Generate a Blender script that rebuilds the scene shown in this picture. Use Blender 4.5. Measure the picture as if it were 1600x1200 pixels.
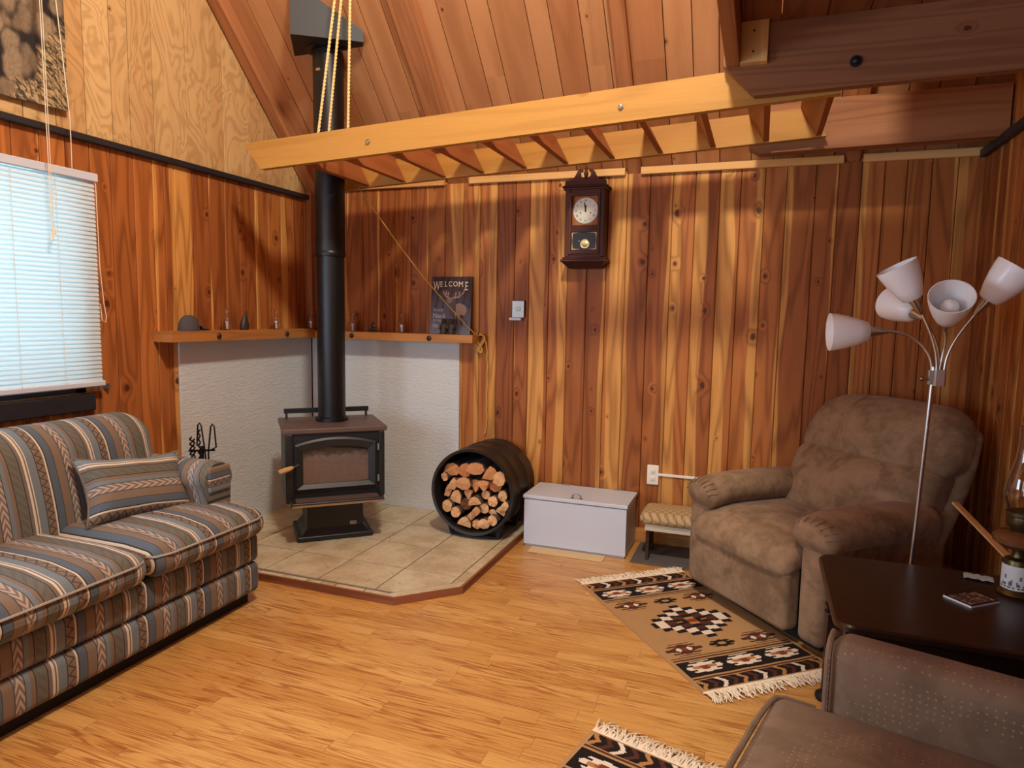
import bpy, math, random
from mathutils import Vector, Matrix
random.seed(7)
PI = math.pi
for o in list(bpy.data.objects):
    bpy.data.objects.remove(o)
SC = bpy.context.scene
COL = SC.collection

# ------------------------------------------------------------------ camera
cam_d = bpy.data.cameras.new('camera')
cam = bpy.data.objects.new('camera', cam_d)
COL.objects.link(cam)
cam_d.sensor_width = 36.0
cam_d.lens = 23.694
cam_d.clip_start = 0.02
_r = Vector((0.93832547, 0.34533242, 0.01705372))
_u = Vector((-0.05108106, 0.08967593, 0.99466022))
_f = Vector((-0.34195912, 0.93418614, -0.10178516))
_m = Matrix((_r, _u, -_f)).transposed().to_4x4()
_m.translation = Vector((3.0895, -4.1398, 1.4))
cam.matrix_world = _m
SC.camera = cam

# ------------------------------------------------------------------ light and exposure
vs = SC.view_settings
vs.view_transform = 'Standard'
vs.look = 'None'
vs.gamma = 1.0
vs.use_curve_mapping = False
vs.exposure = 0.2
SC.cycles.max_bounces = 8
SC.cycles.diffuse_bounces = 4
SC.cycles.use_denoising = True

world = bpy.data.worlds.new('daylight')
SC.world = world
world.use_nodes = True
world.node_tree.nodes['Background'].inputs[0].default_value = (0.62, 0.80, 1.0, 1)
world.node_tree.nodes['Background'].inputs[1].default_value = 1.0


def light(name, kind, loc, energy, color, size=0.1, size_y=None, aim=None):
    d = bpy.data.lights.new(name, kind)
    d.energy = energy
    d.color = color
    if kind == 'AREA':
        d.shape = 'RECTANGLE'
        d.size = size
        d.size_y = size_y or size
    else:
        d.shadow_soft_size = size
    o = bpy.data.objects.new(name, d)
    COL.objects.link(o)
    o.location = loc
    if aim is not None:
        o.rotation_euler = (Vector(aim) - Vector(loc)).to_track_quat('-Z', 'Y').to_euler()
    return o


LAMP = light('ceiling_lamp_glow', 'POINT', (2.62, -2.90, 4.05), 335, (1.0, 0.96, 0.83), 0.16)
SIDE = light('side_window_daylight', 'AREA', (-0.30, -2.47, 1.52), 15, (0.36, 0.80, 1.0), 1.40, 1.05, aim=(1.0, -2.47, 1.52))
REAR = light('rear_window_daylight', 'AREA', (1.90, -6.75, 1.40), 36, (0.60, 0.77, 1.0), 2.3, 1.7, aim=(1.7, 0.0, 0.9))

LEFT = light('left_added_daylight', 'AREA', (-0.25, -4.25, 1.45), 66, (0.66, 0.82, 1.0), 1.45, 1.15, aim=(2.6, -1.6, 0.9))  # daylight added from the left, through an unseen window

# ------------------------------------------------------------------ mesh builder
class MB:
    def __init__(s):
        s.v, s.f, s.uv, s.col, s.mi = [], [], [], [], []

    def vert(s, p):
        s.v.append(tuple(p))
        return len(s.v) - 1

    def face(s, idx, uvs=None, col=(0.5, 0.5, 0.5, 0.5), mi=0):
        s.f.append(tuple(idx))
        if uvs is None:
            uvs = [(s.v[i][0] + s.v[i][1], s.v[i][2]) for i in idx]
        s.uv.append(list(uvs))
        s.col.append(col)
        s.mi.append(mi)

    def poly(s, pts, uvs=None, col=(0.5, 0.5, 0.5, 0.5), mi=0):
        s.face([s.vert(p) for p in pts], uvs, col, mi)

    # prism: closed outline in a plane, pushed along a vector; v runs along 'along' (0 outline axis a, 1 outline axis b, 2 push)
    def prism(s, o, a, b, outline, push, col=(0.5, 0.5, 0.5, 0.5), along=2, mi=0, mi_cap=None):
        o, a, b, push = Vector(o), Vector(a), Vector(b), Vector(push)
        L = push.length
        n = len(outline)
        i0 = [s.vert(o + a * x + b * y) for x, y in outline]
        i1 = [s.vert(o + a * x + b * y + push) for x, y in outline]
        if along == 2:
            capuv = [(x, y) for x, y in outline]
        elif along == 0:
            capuv = [(y, x) for x, y in outline]
        else:
            capuv = [(x, y) for x, y in outline]
        mc = mi if mi_cap is None else mi_cap
        flip = a.cross(b).dot(push) > 0
        area = sum(outline[i][0] * outline[(i + 1) % n][1] - outline[(i + 1) % n][0] * outline[i][1] for i in range(n))
        if area < 0:
            flip = not flip
        f0, f1 = list(range(n)), list(range(n))
        if flip:
            s.face([i0[i] for i in reversed(f0)], [capuv[i] for i in reversed(f0)], col, mc)
            s.face([i1[i] for i in f1], [capuv[i] for i in f1], col, mc)
        else:
            s.face([i0[i] for i in f0], [capuv[i] for i in f0], col, mc)
            s.face([i1[i] for i in reversed(f1)], [capuv[i] for i in reversed(f1)], col, mc)
        peri = 0.0
        for i in range(n):
            j = (i + 1) % n
            (xa, ya), (xb, yb) = outline[i], outline[j]
            seg = math.hypot(xb - xa, yb - ya)
            if along == 2:
                uvs = [(xa, 0), (xb, 0), (xb, L), (xa, L)]
                if abs(xb - xa) < seg * 0.3:
                    uvs = [(peri, 0), (peri + seg, 0), (peri + seg, L), (peri, L)]
            elif along == 0:
                uvs = [(0, xa), (0, xb), (L, xb), (L, xa)]
            else:
                uvs = [(0, ya), (0, yb), (L, yb), (L, ya)]
            peri += seg
            q = [i0[i], i0[j], i1[j], i1[i]]
            if not flip:
                q.reverse()
                uvs.reverse()
            s.face(q, uvs, col, mi)

    def box(s, x0, x1, y0, y1, z0, z1, along='z', col=(0.5, 0.5, 0.5, 0.5), mi=0, bev=0.0):
        def rect(w, h, b):
            if b <= 0:
                return [(0, 0), (w, 0), (w, h), (0, h)]
            return [(b, 0), (w - b, 0), (w, b), (w, h - b), (w - b, h), (b, h), (0, h - b), (0, b)]
        dx, dy, dz = x1 - x0, y1 - y0, z1 - z0
        if along == 'z':
            s.prism((x0, y0, z0), (1, 0, 0), (0, 1, 0), rect(dx, dy, bev), (0, 0, dz), col, 2, mi)
        elif along == 'x':
            s.prism((x0, y0, z0), (0, 1, 0), (0, 0, 1), rect(dy, dz, bev), (dx, 0, 0), col, 2, mi)
        else:
            s.prism((x0, y0, z0), (1, 0, 0), (0, 0, 1), rect(dx, dz, bev), (0, dy, 0), col, 2, mi)

    # plank with a small chamfer on both long edges; p0 = start of centre line on the face
    def plank(s, p0, along, across, normal, w, t=0.018, b=0.004, col=(0.5, 0.5, 0.5, 0.5), shift=0.0, gap=0.0025):
        al = Vector(along)
        L = al.length
        a, n = Vector(across), Vector(normal)
        w -= gap
        prof = [(-w / 2, -t), (-w / 2, -b), (-w / 2 + b, 0), (w / 2 - b, 0), (w / 2, -b), (w / 2, -t)]
        p0 = Vector(p0)
        i0 = [s.vert(p0 + a * x + n * y) for x, y in prof]
        i1 = [s.vert(p0 + a * x + n * y + al) for x, y in prof]
        flip = a.cross(n).dot(al) > 0
        for i in range(5):
            q = [i0[i], i0[i + 1], i1[i + 1], i1[i]]
            u = [(prof[i][0], shift), (prof[i + 1][0], shift), (prof[i + 1][0], L + shift), (prof[i][0], L + shift)]
            if flip:
                q.reverse()
                u.reverse()
            s.face(q, u, col)
        for ring in (i0, i1):
            s.face(ring, [(x, 0) for x, y in prof], col)

    def tube(s, path, rad, n=8, cap=True, col=(0.5, 0.5, 0.5, 0.5), mi=0, closed=False):
        path = [Vector(p) for p in path]
        m = len(path)
        rads = rad if isinstance(rad, (list, tuple)) else [rad] * m
        rings = []
        ref = None
        for i in range(m):
            if closed:
                t = path[(i + 1) % m] - path[i - 1]
            else:
                t = path[min(i + 1, m - 1)] - path[max(i - 1, 0)]
            if t.length < 1e-9:
                t = Vector((0, 0, 1))
            t.normalize()
            if ref is None:
                ref = Vector((0, 0, 1)) if abs(t.z) < 0.9 else Vector((1, 0, 0))
            x = ref - t * ref.dot(t)
            if x.length < 1e-6:
                x = t.orthogonal()
            x.normalize()
            y = t.cross(x)
            ref = x
            rings.append([s.vert(path[i] + (x * math.cos(2 * PI * k / n) + y * math.sin(2 * PI * k / n)) * rads[i]) for k in range(n)])
        run = 0
        for i in range(m if closed else m - 1):
            A, B = rings[i], rings[(i + 1) % m]
            d = (path[(i + 1) % m] - path[i]).length
            for k in range(n):
                k2 = (k + 1) % n
                s.face([A[k], A[k2], B[k2], B[k]], [(k / n * 0.1, run), ((k + 1) / n * 0.1, run), ((k + 1) / n * 0.1, run + d), (k / n * 0.1, run + d)], col, mi)
            run += d
        if cap and not closed:
            s.face(list(reversed(rings[0])), None, col, mi)
            s.face(rings[-1], None, col, mi)

    def lathe(s, c, prof, n=24, col=(0.5, 0.5, 0.5, 0.5), axis=(0, 0, 1), mi=0, caps=True):
        c, ax = Vector(c), Vector(axis).normalized()
        x = ax.orthogonal().normalized()
        y = ax.cross(x)
        rings = []
        for r, h in prof:
            rings.append([s.vert(c + ax * h + (x * math.cos(2 * PI * k / n) + y * math.sin(2 * PI * k / n)) * max(r, 1e-4)) for k in range(n)])
        for i in range(len(prof) - 1):
            for k in range(n):
                k2 = (k + 1) % n
                s.face([rings[i][k], rings[i][k2], rings[i + 1][k2], rings[i + 1][k]],
                       [(k / n, prof[i][1]), ((k + 1) / n, prof[i][1]), ((k + 1) / n, prof[i + 1][1]), (k / n, prof[i + 1][1])], col, mi)
        if caps:
            s.face(list(reversed(rings[0])), None, col, mi)
            s.face(rings[-1], None, col, mi)

    def loft(s, rings, cap=True, col=(0.5, 0.5, 0.5, 0.5), uvf=None, closed_ring=True, mi=0):
        ids = [[s.vert(p) for p in r] for r in rings]
        n = len(ids[0])
        for i in range(len(ids) - 1):
            for k in range(n if closed_ring else n - 1):
                k2 = (k + 1) % n
                q = [ids[i][k], ids[i][k2], ids[i + 1][k2], ids[i + 1][k]]
                s.face(q, [uvf(s.v[j]) for j in q] if uvf else None, col, mi)
        if cap and closed_ring:
            for q in (list(reversed(ids[0])), ids[-1]):
                s.face(q, [uvf(s.v[j]) for j in q] if uvf else None, col, mi)

    # soft rounded box, optionally bulged and bent
    def rbox(s, lo, hi, r, k=6, bulge=(0, 0, 0), deform=None, uvf=None, col=(0.5, 0.5, 0.5, 0.5), m=4):
        c = [(a + b) / 2 for a, b in zip(lo, hi)]
        h = [(b - a) / 2 for a, b in zip(lo, hi)]
        rr = min(r, min(h) * 0.98)
        ax = []
        for i in range(3):
            inn = h[i] - rr
            ang = [rr * math.tan(j / m * PI / 4) for j in range(1, m + 1)]
            v = [-(inn + a) for a in reversed(ang)] + [-inn + 2 * inn * j / k for j in range(k + 1)] + [inn + a for a in ang]
            ax.append(v)
        key = {}

        def P(q):
            kk = tuple(round(t, 6) for t in q)
            if kk in key:
                return key[kk]
            cl = [max(-(h[i] - rr), min(h[i] - rr, q[i])) for i in range(3)]
            d = Vector([q[i] - cl[i] for i in range(3)])
            if d.length > 1e-9:
                d = d.normalized() * rr
            p = [cl[i] + d[i] for i in range(3)]
            g = [max(0.0, 1 - (p[i] / h[i]) ** 2) for i in range(3)]
            o = list(p)
            for i in range(3):
                j, l = (i + 1) % 3, (i + 2) % 3
                o[i] += (p[i] / h[i]) * bulge[i] * g[j] * g[l]
            o = [o[i] + c[i] for i in range(3)]
            if deform:
                o = deform(*o)
            key[kk] = s.vert(o)
            return key[kk]
        for i in range(3):
            j, l = (i + 1) % 3, (i + 2) % 3
            for sg in (-1, 1):
                for a in range(len(ax[j]) - 1):
                    for b in range(len(ax[l]) - 1):
                        qs = []
                        for aa, bb in ((a, b), (a + 1, b), (a + 1, b + 1), (a, b + 1)):
                            q = [0, 0, 0]
                            q[i] = sg * h[i]
                            q[j] = ax[j][aa]
                            q[l] = ax[l][bb]
                            qs.append(P(q))
                        if sg < 0:
                            qs.reverse()
                        if len(set(qs)) < 3:
                            continue
                        if uvf:
                            uv = [uvf(s.v[t]) for t in qs]
                        else:
                            uv = [(s.v[t][j], s.v[t][l]) for t in qs]
                        s.face(qs, uv, col)

    def build(s, name, mats, parent=None, smooth=False, angle=40, loc=None):
        me = bpy.data.meshes.new(name)
        off = Vector(loc) if loc is not None else Vector((0, 0, 0))
        me.from_pydata([tuple(Vector(p) - off) for p in s.v], [], s.f)
        if not isinstance(mats, (list, tuple)):
            mats = [mats]
        for m in mats:
            me.materials.append(m)
        me.uv_layers.new(name='UVMap')
        ca = me.color_attributes.new('bcol', 'FLOAT_COLOR', 'CORNER')
        ud, cd = [], []
        for f, u, c in zip(s.f, s.uv, s.col):
            for q in u:
                ud += [q[0], q[1]]
                cd += list(c)
        me.uv_layers['UVMap'].data.foreach_set('uv', ud)
        me.color_attributes['bcol'].data.foreach_set('color', cd)
        me.polygons.foreach_set('material_index', s.mi)
        if smooth:
            me.polygons.foreach_set('use_smooth', [True] * len(s.f))
            me.update()
            me.set_sharp_from_angle(angle=math.radians(angle))
        me.validate()
        me.update()
        o = bpy.data.objects.new(name, me)
        COL.objects.link(o)
        o.location = off
        if parent is not None:
            o.parent = parent
        return o


def thing(name, label, cat, loc=(0, 0, 0), rz=0.0, group=None):
    o = bpy.data.objects.new(name, None)
    o.empty_display_size = 0.1
    COL.objects.link(o)
    o.location = loc
    o.rotation_euler = (0, 0, rz)
    return tag(o, label, cat, group)


def tag(o, label, cat, group=None):
    o['label'] = label
    o['category'] = cat
    if group:
        o['group'] = group
    return o


def structure(o, label=None):
    o['kind'] = 'structure'
    if label:
        o['label'] = label
    return o


# builds in world coordinates under an unrotated thing
class W(MB):
    def put(s, name, mats, parent, smooth=False, angle=40):
        o = s.build(name, mats, None, smooth, angle, loc=None)
        o.parent = parent
        o.location = -Vector(world_loc(parent))
        return o


def world_loc(o):
    p = Vector((0, 0, 0))
    while o is not None:
        p += Vector(o.location)
        o = o.parent
    return p


# ------------------------------------------------------------------ materials
def sl(c):   # sRGB 0-255 to linear
    out = []
    for v in c:
        v /= 255.0
        out.append(v / 12.92 if v <= 0.04045 else ((v + 0.055) / 1.055) ** 2.4)
    return tuple(out) + (1.0,)


class NT:
    def __init__(s, name):
        s.m = bpy.data.materials.new(name)
        s.m.use_nodes = True
        s.t = s.m.node_tree
        s.t.nodes.clear()
        s.out = s.t.nodes.new('ShaderNodeOutputMaterial')
        s.b = s.t.nodes.new('ShaderNodeBsdfPrincipled')
        s.t.links.new(s.b.outputs[0], s.out.inputs[0])

    def n(s, typ, **kw):
        x = s.t.nodes.new('ShaderNode' + typ)
        for k, v in kw.items():
            setattr(x, k, v)
        return x

    def set(s, sock, v):
        if isinstance(v, bpy.types.NodeSocket):
            s.t.links.new(v, sock)
        else:
            if hasattr(sock.default_value, '__len__') and isinstance(v, (int, float)):
                v = (v,) * len(sock.default_value)
            if hasattr(sock.default_value, '__len__') and len(sock.default_value) == 3 and len(v) == 4:
                v = v[:3]
            sock.default_value = v

    def math(s, op, a, b=0.0, c=0.0, clamp=False):
        x = s.n('Math', operation=op, use_clamp=clamp)
        s.set(x.inputs[0], a)
        s.set(x.inputs[1], b)
        s.set(x.inputs[2], c)
        return x.outputs[0]

    def mix(s, fac, a, b, mode='MIX'):
        x = s.n('Mix', data_type='RGBA', blend_type=mode)
        s.set(x.inputs[0], fac)
        s.set(x.inputs[6], a)
        s.set(x.inputs[7], b)
        return x.outputs[2]

    def comb(s, x, y, z=0.0):
        c = s.n('CombineXYZ')
        s.set(c.inputs[0], x)
        s.set(c.inputs[1], y)
        s.set(c.inputs[2], z)
        return c.outputs[0]

    def sep(s, v):
        c = s.n('SeparateXYZ')
        s.set(c.inputs[0], v)
        return c.outputs

    def noise(s, vec, scale=1.0, detail=2.0, rough=0.5, dist=0.0):
        x = s.n('TexNoise')
        s.set(x.inputs['Vector'], vec)
        x.inputs['Scale'].default_value = scale
        x.inputs['Detail'].default_value = detail
        x.inputs['Roughness'].default_value = rough
        x.inputs['Distortion'].default_value = dist
        return x.outputs[0]

    def vmul(s, vec, k):
        x = s.n('VectorMath', operation='MULTIPLY')
        s.set(x.inputs[0], vec)
        s.set(x.inputs[1], k)
        return x.outputs[0]

    def ramp(s, fac, stops, const=False):
        x = s.n('ValToRGB')
        if const:
            x.color_ramp.interpolation = 'CONSTANT'
        e = x.color_ramp.elements
        while len(e) > 1:
            e.remove(e[-1])
        e[0].position, e[0].color = stops[0]
        for p, c in stops[1:]:
            q = e.new(p)
            q.color = c
        s.set(x.inputs[0], fac)
        return x.outputs[0]

    def step(s, v, lo, hi):
        x = s.n('MapRange', interpolation_type='SMOOTHSTEP')
        s.set(x.inputs[0], v)
        s.set(x.inputs[1], lo)
        s.set(x.inputs[2], hi)
        return x.outputs[0]

    def uv(s):
        return s.n('UVMap', uv_map='UVMap').outputs[0]

    def obj(s):
        return s.n('TexCoord').outputs['Object']

    def attr(s, name):
        return s.n('Attribute', attribute_name=name)

    def bump(s, h, strength=0.3, dist=0.01):
        x = s.n('Bump')
        x.inputs['Strength'].default_value = strength
        x.inputs['Distance'].default_value = dist
        s.set(x.inputs['Height'], h)
        s.t.links.new(x.outputs[0], s.b.inputs['Normal'])

    def done(s, col=None, rough=None, metal=None, **kw):
        if col is not None:
            s.set(s.b.inputs['Base Color'], col)
        if rough is not None:
            s.set(s.b.inputs['Roughness'], rough)
        if metal is not None:
            s.b.inputs['Metallic'].default_value = metal
        for k, v in kw.items():
            s.set(s.b.inputs[k], v)
        return s.m


def wood(name, heart, heart2, sap=None, knots=0.0, ring=14.0, ringamt=0.30, bw=0.12, rough=0.5, stretch=0.55, wide=7.0, fine=0.22, curl=0.0, spec=0.2, knotcol=(70, 32, 16)):
    t = NT(name)
    u, v, _ = t.sep(t.uv())
    a = t.attr('bcol')
    cr, cg, cb = t.sep(a.outputs['Color'])
    tone = a.outputs['Alpha']
    uu = t.math('ADD', u, t.math('MULTIPLY', cr, 17.3))
    vv = t.math('ADD', v, t.math('MULTIPLY', cg, 41.7))
    vec = t.comb(uu, vv, t.math('MULTIPLY', cr, 5.0))
    low = t.noise(t.vmul(vec, (wide, stretch, 1)), 1.0, 2.0 + curl, 0.45, curl)
    field = t.math('MULTIPLY', low, ring)
    kmask = None
    if knots > 0:
        vo = t.n('TexVoronoi', voronoi_dimensions='2D')
        t.set(vo.inputs['Vector'], t.vmul(vec, (1, 0.75, 1)))
        vo.inputs['Scale'].default_value = 5.6
        vo.inputs['Randomness'].default_value = 0.9
        d = vo.outputs['Distance']
        kr, kg, kb = t.sep(vo.outputs['Color'])
        sel = t.math('GREATER_THAN', kr, 1.0 - knots)
        rad = t.math('ADD', 0.022, t.math('MULTIPLY', t.math('POWER', kg, 2.0), 0.085))
        ratio = t.math('DIVIDE', d, rad)
        wob = t.math('ADD', ratio, t.math('MULTIPLY', t.math('SUBTRACT', t.noise(t.vmul(vec, (60, 40, 1)), 1.0, 2.0), 0.5), 0.8))
        kmask = t.math('MULTIPLY', t.math('SUBTRACT', 1.0, t.step(wob, 0.55, 1.05)), sel)
        halo = t.math('MULTIPLY', t.math('SUBTRACT', 1.0, t.step(ratio, 0.6, 2.6)), sel)
        warp = t.math('MULTIPLY', t.math('SUBTRACT', 1.0, t.step(t.math('ADD', ratio, t.math('MULTIPLY', low, 2.5)), 0.8, 5.0)), sel)
        field = t.math('ADD', field, t.math('MULTIPLY', warp, 1.5))
    s1 = t.math('SINE', t.math('MULTIPLY', field, 2 * PI))
    line = t.math('POWER', t.math('ADD', t.math('MULTIPLY', s1, 0.5), 0.5), 2.2)
    fib = t.noise(t.vmul(vec, (230, 5, 1)), 1.0, 2.0)
    blot = t.noise(t.vmul(vec, (9, 1.3, 1)), 1.0, 2.0)
    base = t.mix(t.step(t.math('ADD', t.math('MULTIPLY', cr, 0.75), t.math('MULTIPLY', blot, 0.5)), 0.25, 0.95), heart, heart2)
    if sap is not None:
        side = t.math('MULTIPLY', t.math('SUBTRACT', t.math('MULTIPLY', t.math('GREATER_THAN', cg, 0.5), 2.0), 1.0), t.math('DIVIDE', u, bw))
        e = t.math('ADD', t.math('ADD', side, 0.5), t.math('MULTIPLY', t.math('SUBTRACT', t.noise(t.vmul(vec, (2.0, 1.1, 1)), 1.0, 1.0), 0.5), 0.7))
        thr = t.math('SUBTRACT', t.math('MULTIPLY', cb, 1.15), 0.20)
        diff = t.math('SUBTRACT', thr, e)
        base = t.mix(t.step(diff, -0.03, 0.03), base, sap)
    dark = t.math('SUBTRACT', 1.0, t.math('MULTIPLY', line, ringamt))
    dark = t.math('MULTIPLY', dark, t.math('ADD', 1.0 + fine / 2, t.math('MULTIPLY', fib, -fine)))
    dark = t.math('MULTIPLY', dark, t.math('ADD', 0.72, t.math('MULTIPLY', tone, 0.56)))
    col = t.mix(1.0, base, t.comb(dark, t.math('POWER', dark, 1.15), t.math('POWER', dark, 1.3)), 'MULTIPLY')
    if kmask is not None:
        col = t.mix(t.math('MULTIPLY', halo, 0.40), col, sl((120, 60, 28)))
        col = t.mix(t.math('MULTIPLY', kmask, 0.85), col, sl(knotcol))
    t.bump(t.math('ADD', t.math('MULTIPLY', line, 0.4), fib), 0.10, 0.003)
    return t.done(col, rough, **{'Specular IOR Level': spec})


def plain(name, c, rough=0.5, metal=0.0, var=0.08, scale=8.0, bump=0.0, bscale=60.0, spec=0.5):
    t = NT(name)
    ob = t.obj()
    nz = t.noise(ob, scale, 3.0)
    k = t.math('ADD', 1.0 - var, t.math('MULTIPLY', nz, 2 * var))
    col = t.mix(1.0, sl(c), t.comb(k, k, k), 'MULTIPLY')
    if bump > 0:
        t.bump(t.noise(ob, bscale, 3.0), bump, 0.004)
    return t.done(col, rough, metal, **{'Specular IOR Level': spec})


def paint(name, rough=0.8, bump=0.0):
    t = NT(name)
    a = t.attr('bcol')
    if bump > 0:
        t.bump(t.noise(t.obj(), 900.0, 1.0), bump, 0.002)
    return t.done(a.outputs['Color'], rough, **{'Specular IOR Level': 0.2})


def glass(name, col=(1, 1, 1, 1), rough=0.02):
    t = NT(name)
    return t.done(col, rough, **{'Transmission Weight': 1.0, 'IOR': 1.45})


M = {}
M['cedar'] = wood('knotty_cedar', sl((150, 86, 42)), sl((178, 108, 54)), sl((202, 142, 74)), knots=0.30, ring=10, ringamt=0.34, spec=0.2, rough=0.48, stretch=0.5, wide=6)
M['panel'] = wood('plywood_panel', sl((208, 172, 118)), sl((194, 152, 100)), None, knots=0.05, ring=9, ringamt=0.22, bw=0.2, rough=0.5, stretch=2.2, wide=5, curl=1.2, fine=0.12)
M['roof'] = wood('roof_plank', sl((180, 120, 76)), sl((198, 142, 94)), sl((212, 162, 108)), knots=0.22, ring=5, ringamt=0.14, bw=0.17, rough=0.5, stretch=0.35, wide=4)
M['beam'] = wood('rough_beam', sl((156, 100, 62)), sl((170, 112, 70)), None, knots=0.08, ring=7, ringamt=0.2, rough=0.6)
M['loft'] = wood('loft_timber', sl((136, 88, 58)), sl((150, 98, 64)), None, knots=0.10, ring=9, ringamt=0.22, rough=0.6, stretch=0.4)
M['pine'] = wood('yellow_pine', sl((174, 124, 58)), sl((182, 134, 66)), None, knots=0.05, ring=6, ringamt=0.12, rough=0.5, stretch=0.4)
M['strip'] = wood('pale_strip', sl((214, 166, 104)), sl((208, 156, 92)), None, knots=0.02, ring=5, ringamt=0.12, rough=0.5)
M['tread'] = wood('ladder_tread', sl((150, 86, 46)), sl((160, 92, 50)), None, knots=0.02, ring=6, ringamt=0.15, rough=0.5)
M['shelf'] = wood('shelf_cedar', sl((176, 116, 60)), sl((188, 128, 70)), None, knots=0.04, ring=7, ringamt=0.2, rough=0.45)
M['dark_walnut'] = wood('dark_walnut', sl((38, 24, 18)), sl((46, 29, 21)), None, knots=0.0, ring=8, ringamt=0.25, rough=0.28, spec=0.5)
M['clock_wood'] = wood('clock_mahogany', sl((66, 34, 24)), sl((92, 48, 32)), None, knots=0.0, ring=6, ringamt=0.2, rough=0.45)
M['stool_wood'] = wood('stool_wood', sl((50, 34, 26)), sl((60, 40, 30)), None, ring=6, rough=0.5)
M['light_stick'] = wood('light_stick', sl((205, 160, 105)), sl((210, 165, 110)), None, ring=5, rough=0.5)
M['edge_wood'] = wood('hearth_edging', sl((140, 88, 58)), sl((150, 92, 62)), None, ring=6, rough=0.5)
M['base_pine'] = wood('baseboard_pine', sl((214, 150, 84)), sl((206, 140, 76)), None, ring=5, rough=0.45)
M['black_trim'] = plain('black_trim_paint', (34, 33, 38), 0.5, var=0.1)
M['black_metal'] = plain('black_stove_paint', (26, 30, 34), 0.42, 0.0, var=0.12, bump=0.05, bscale=200)
M['stove_top'] = plain('worn_stove_top', (92, 74, 66), 0.45, 0.0, var=0.18, scale=14)
M['flue'] = plain('black_flue_pipe', (12, 14, 16), 0.40, 0.0, var=0.1)
M['box_grey'] = plain('dark_grey_sheet', (26, 25, 25), 0.55, var=0.08)
M['iron'] = plain('wrought_iron', (22, 22, 24), 0.5, 0.3)
M['drum'] = plain('dark_drum_steel', (44, 38, 34), 0.42, 0.35, var=0.15)
M['steel'] = plain('brushed_nickel', (190, 182, 172), 0.28, 1.0, var=0.05)
M['dull_steel'] = plain('worn_steel', (150, 150, 150), 0.35, 0.9)
M['brass'] = plain('pale_brass', (200, 176, 120), 0.3, 1.0)
M['white_paint'] = plain('white_paint', (198, 206, 218), 0.38, var=0.03)
M['ivory'] = plain('ivory_plastic', (236, 230, 214), 0.35, var=0.02)
M['beige_board'] = plain('beige_board', (208, 178, 132), 0.6)
M['mat'] = plain('charcoal_mat', (92, 84, 80), 0.95, var=0.45, scale=180, bump=0.5, bscale=300)
M['rope'] = plain('cream_rope', (226, 198, 132), 0.8, var=0.1, scale=60)
M['cord_yellow'] = plain('yellow_cord', (206, 160, 74), 0.8, var=0.15, scale=60)
M['cord_white'] = plain('white_cord', (226, 210, 180), 0.7)
M['dark_knot'] = plain('dark_peg', (38, 24, 20), 0.5)
t = NT('sooty_firebrick')
ob = t.obj()
ox, oy, oz = t.sep(ob)
st_ = t.noise(t.vmul(ob, (14, 1, 20)), 1.0, 4.0, 0.65)
sm = t.step(t.math('ADD', oz, t.math('MULTIPLY', t.math('SUBTRACT', st_, 0.5), 0.10)), 0.515, 0.555)
c = t.mix(t.noise(t.vmul(ob, (30, 1, 30)), 1.0, 4.0, 0.7), sl((112, 92, 84)), sl((150, 128, 118)))
M['firebrick'] = t.done(t.mix(t.math('MULTIPLY', sm, 0.92), c, sl((22, 26, 24))), 0.7)
M['cap_felt'] = plain('dark_grey_felt', (70, 66, 66), 0.9, var=0.15, scale=30)
M['figurine'] = plain('dark_resin', (52, 42, 36), 0.5, var=0.2, scale=30)
M['bear'] = plain('dark_bear_resin', (56, 50, 40), 0.55, var=0.35, scale=30)
M['cork'] = plain('cork', (190, 150, 110), 0.8)
M['oil_label'] = plain('white_label', (226, 224, 222), 0.6)
M['amber'] = plain('amber_font', (110, 70, 40), 0.2)
M['dark_brass'] = plain('dark_brass', (86, 74, 46), 0.35, 0.8)
M['pink_cloth'] = plain('mauve_cloth', (150, 104, 96), 0.9, var=0.1, scale=40)
M['bulb'] = plain('white_bulb', (240, 236, 232), 0.3, var=0.0)
M['tile_grout'] = plain('dark_grout', (112, 98, 86), 0.9)
M['bark'] = plain('log_bark', (92, 80, 72), 0.95, var=0.5, scale=30, bump=0.8, bscale=50)
M['dial'] = plain('silver_dial', (206, 198, 176), 0.4, 0.2, var=0.06)
M['ink'] = plain('black_ink', (30, 26, 24), 0.6)
M['gold_print'] = plain('gold_print', (206, 184, 130), 0.4, 0.4)
M['clock_glass_back'] = plain('clock_dark_interior', (20, 16, 15), 0.3)
M['letter'] = plain('cream_lettering', (236, 214, 186), 0.7)
M['letter_grey'] = plain('grey_lettering', (205, 198, 196), 0.7)
M['plaque'] = plain('pale_blue_glaze', (196, 214, 216), 0.3, var=0.15, scale=60)
M['sole'] = plain('black_skirt', (24, 22, 22), 0.8)
M['glass'] = glass('clear_glass')
M['paint'] = paint('woven_colour', 0.95, 0.4)
M['print'] = paint('printed_colour', 0.6)

# plaster
t = NT('white_plaster')
ob = t.obj()
pl = t.noise(t.vmul(ob, (26, 26, 75)), 1.0, 4.0, 0.6, 0.6)
t.bump(pl, 0.9, 0.006)
M['plaster'] = t.done(t.mix(t.noise(ob, 3.0, 3.0), sl((200, 204, 204)), sl((214, 216, 214))), 0.75)

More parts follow.
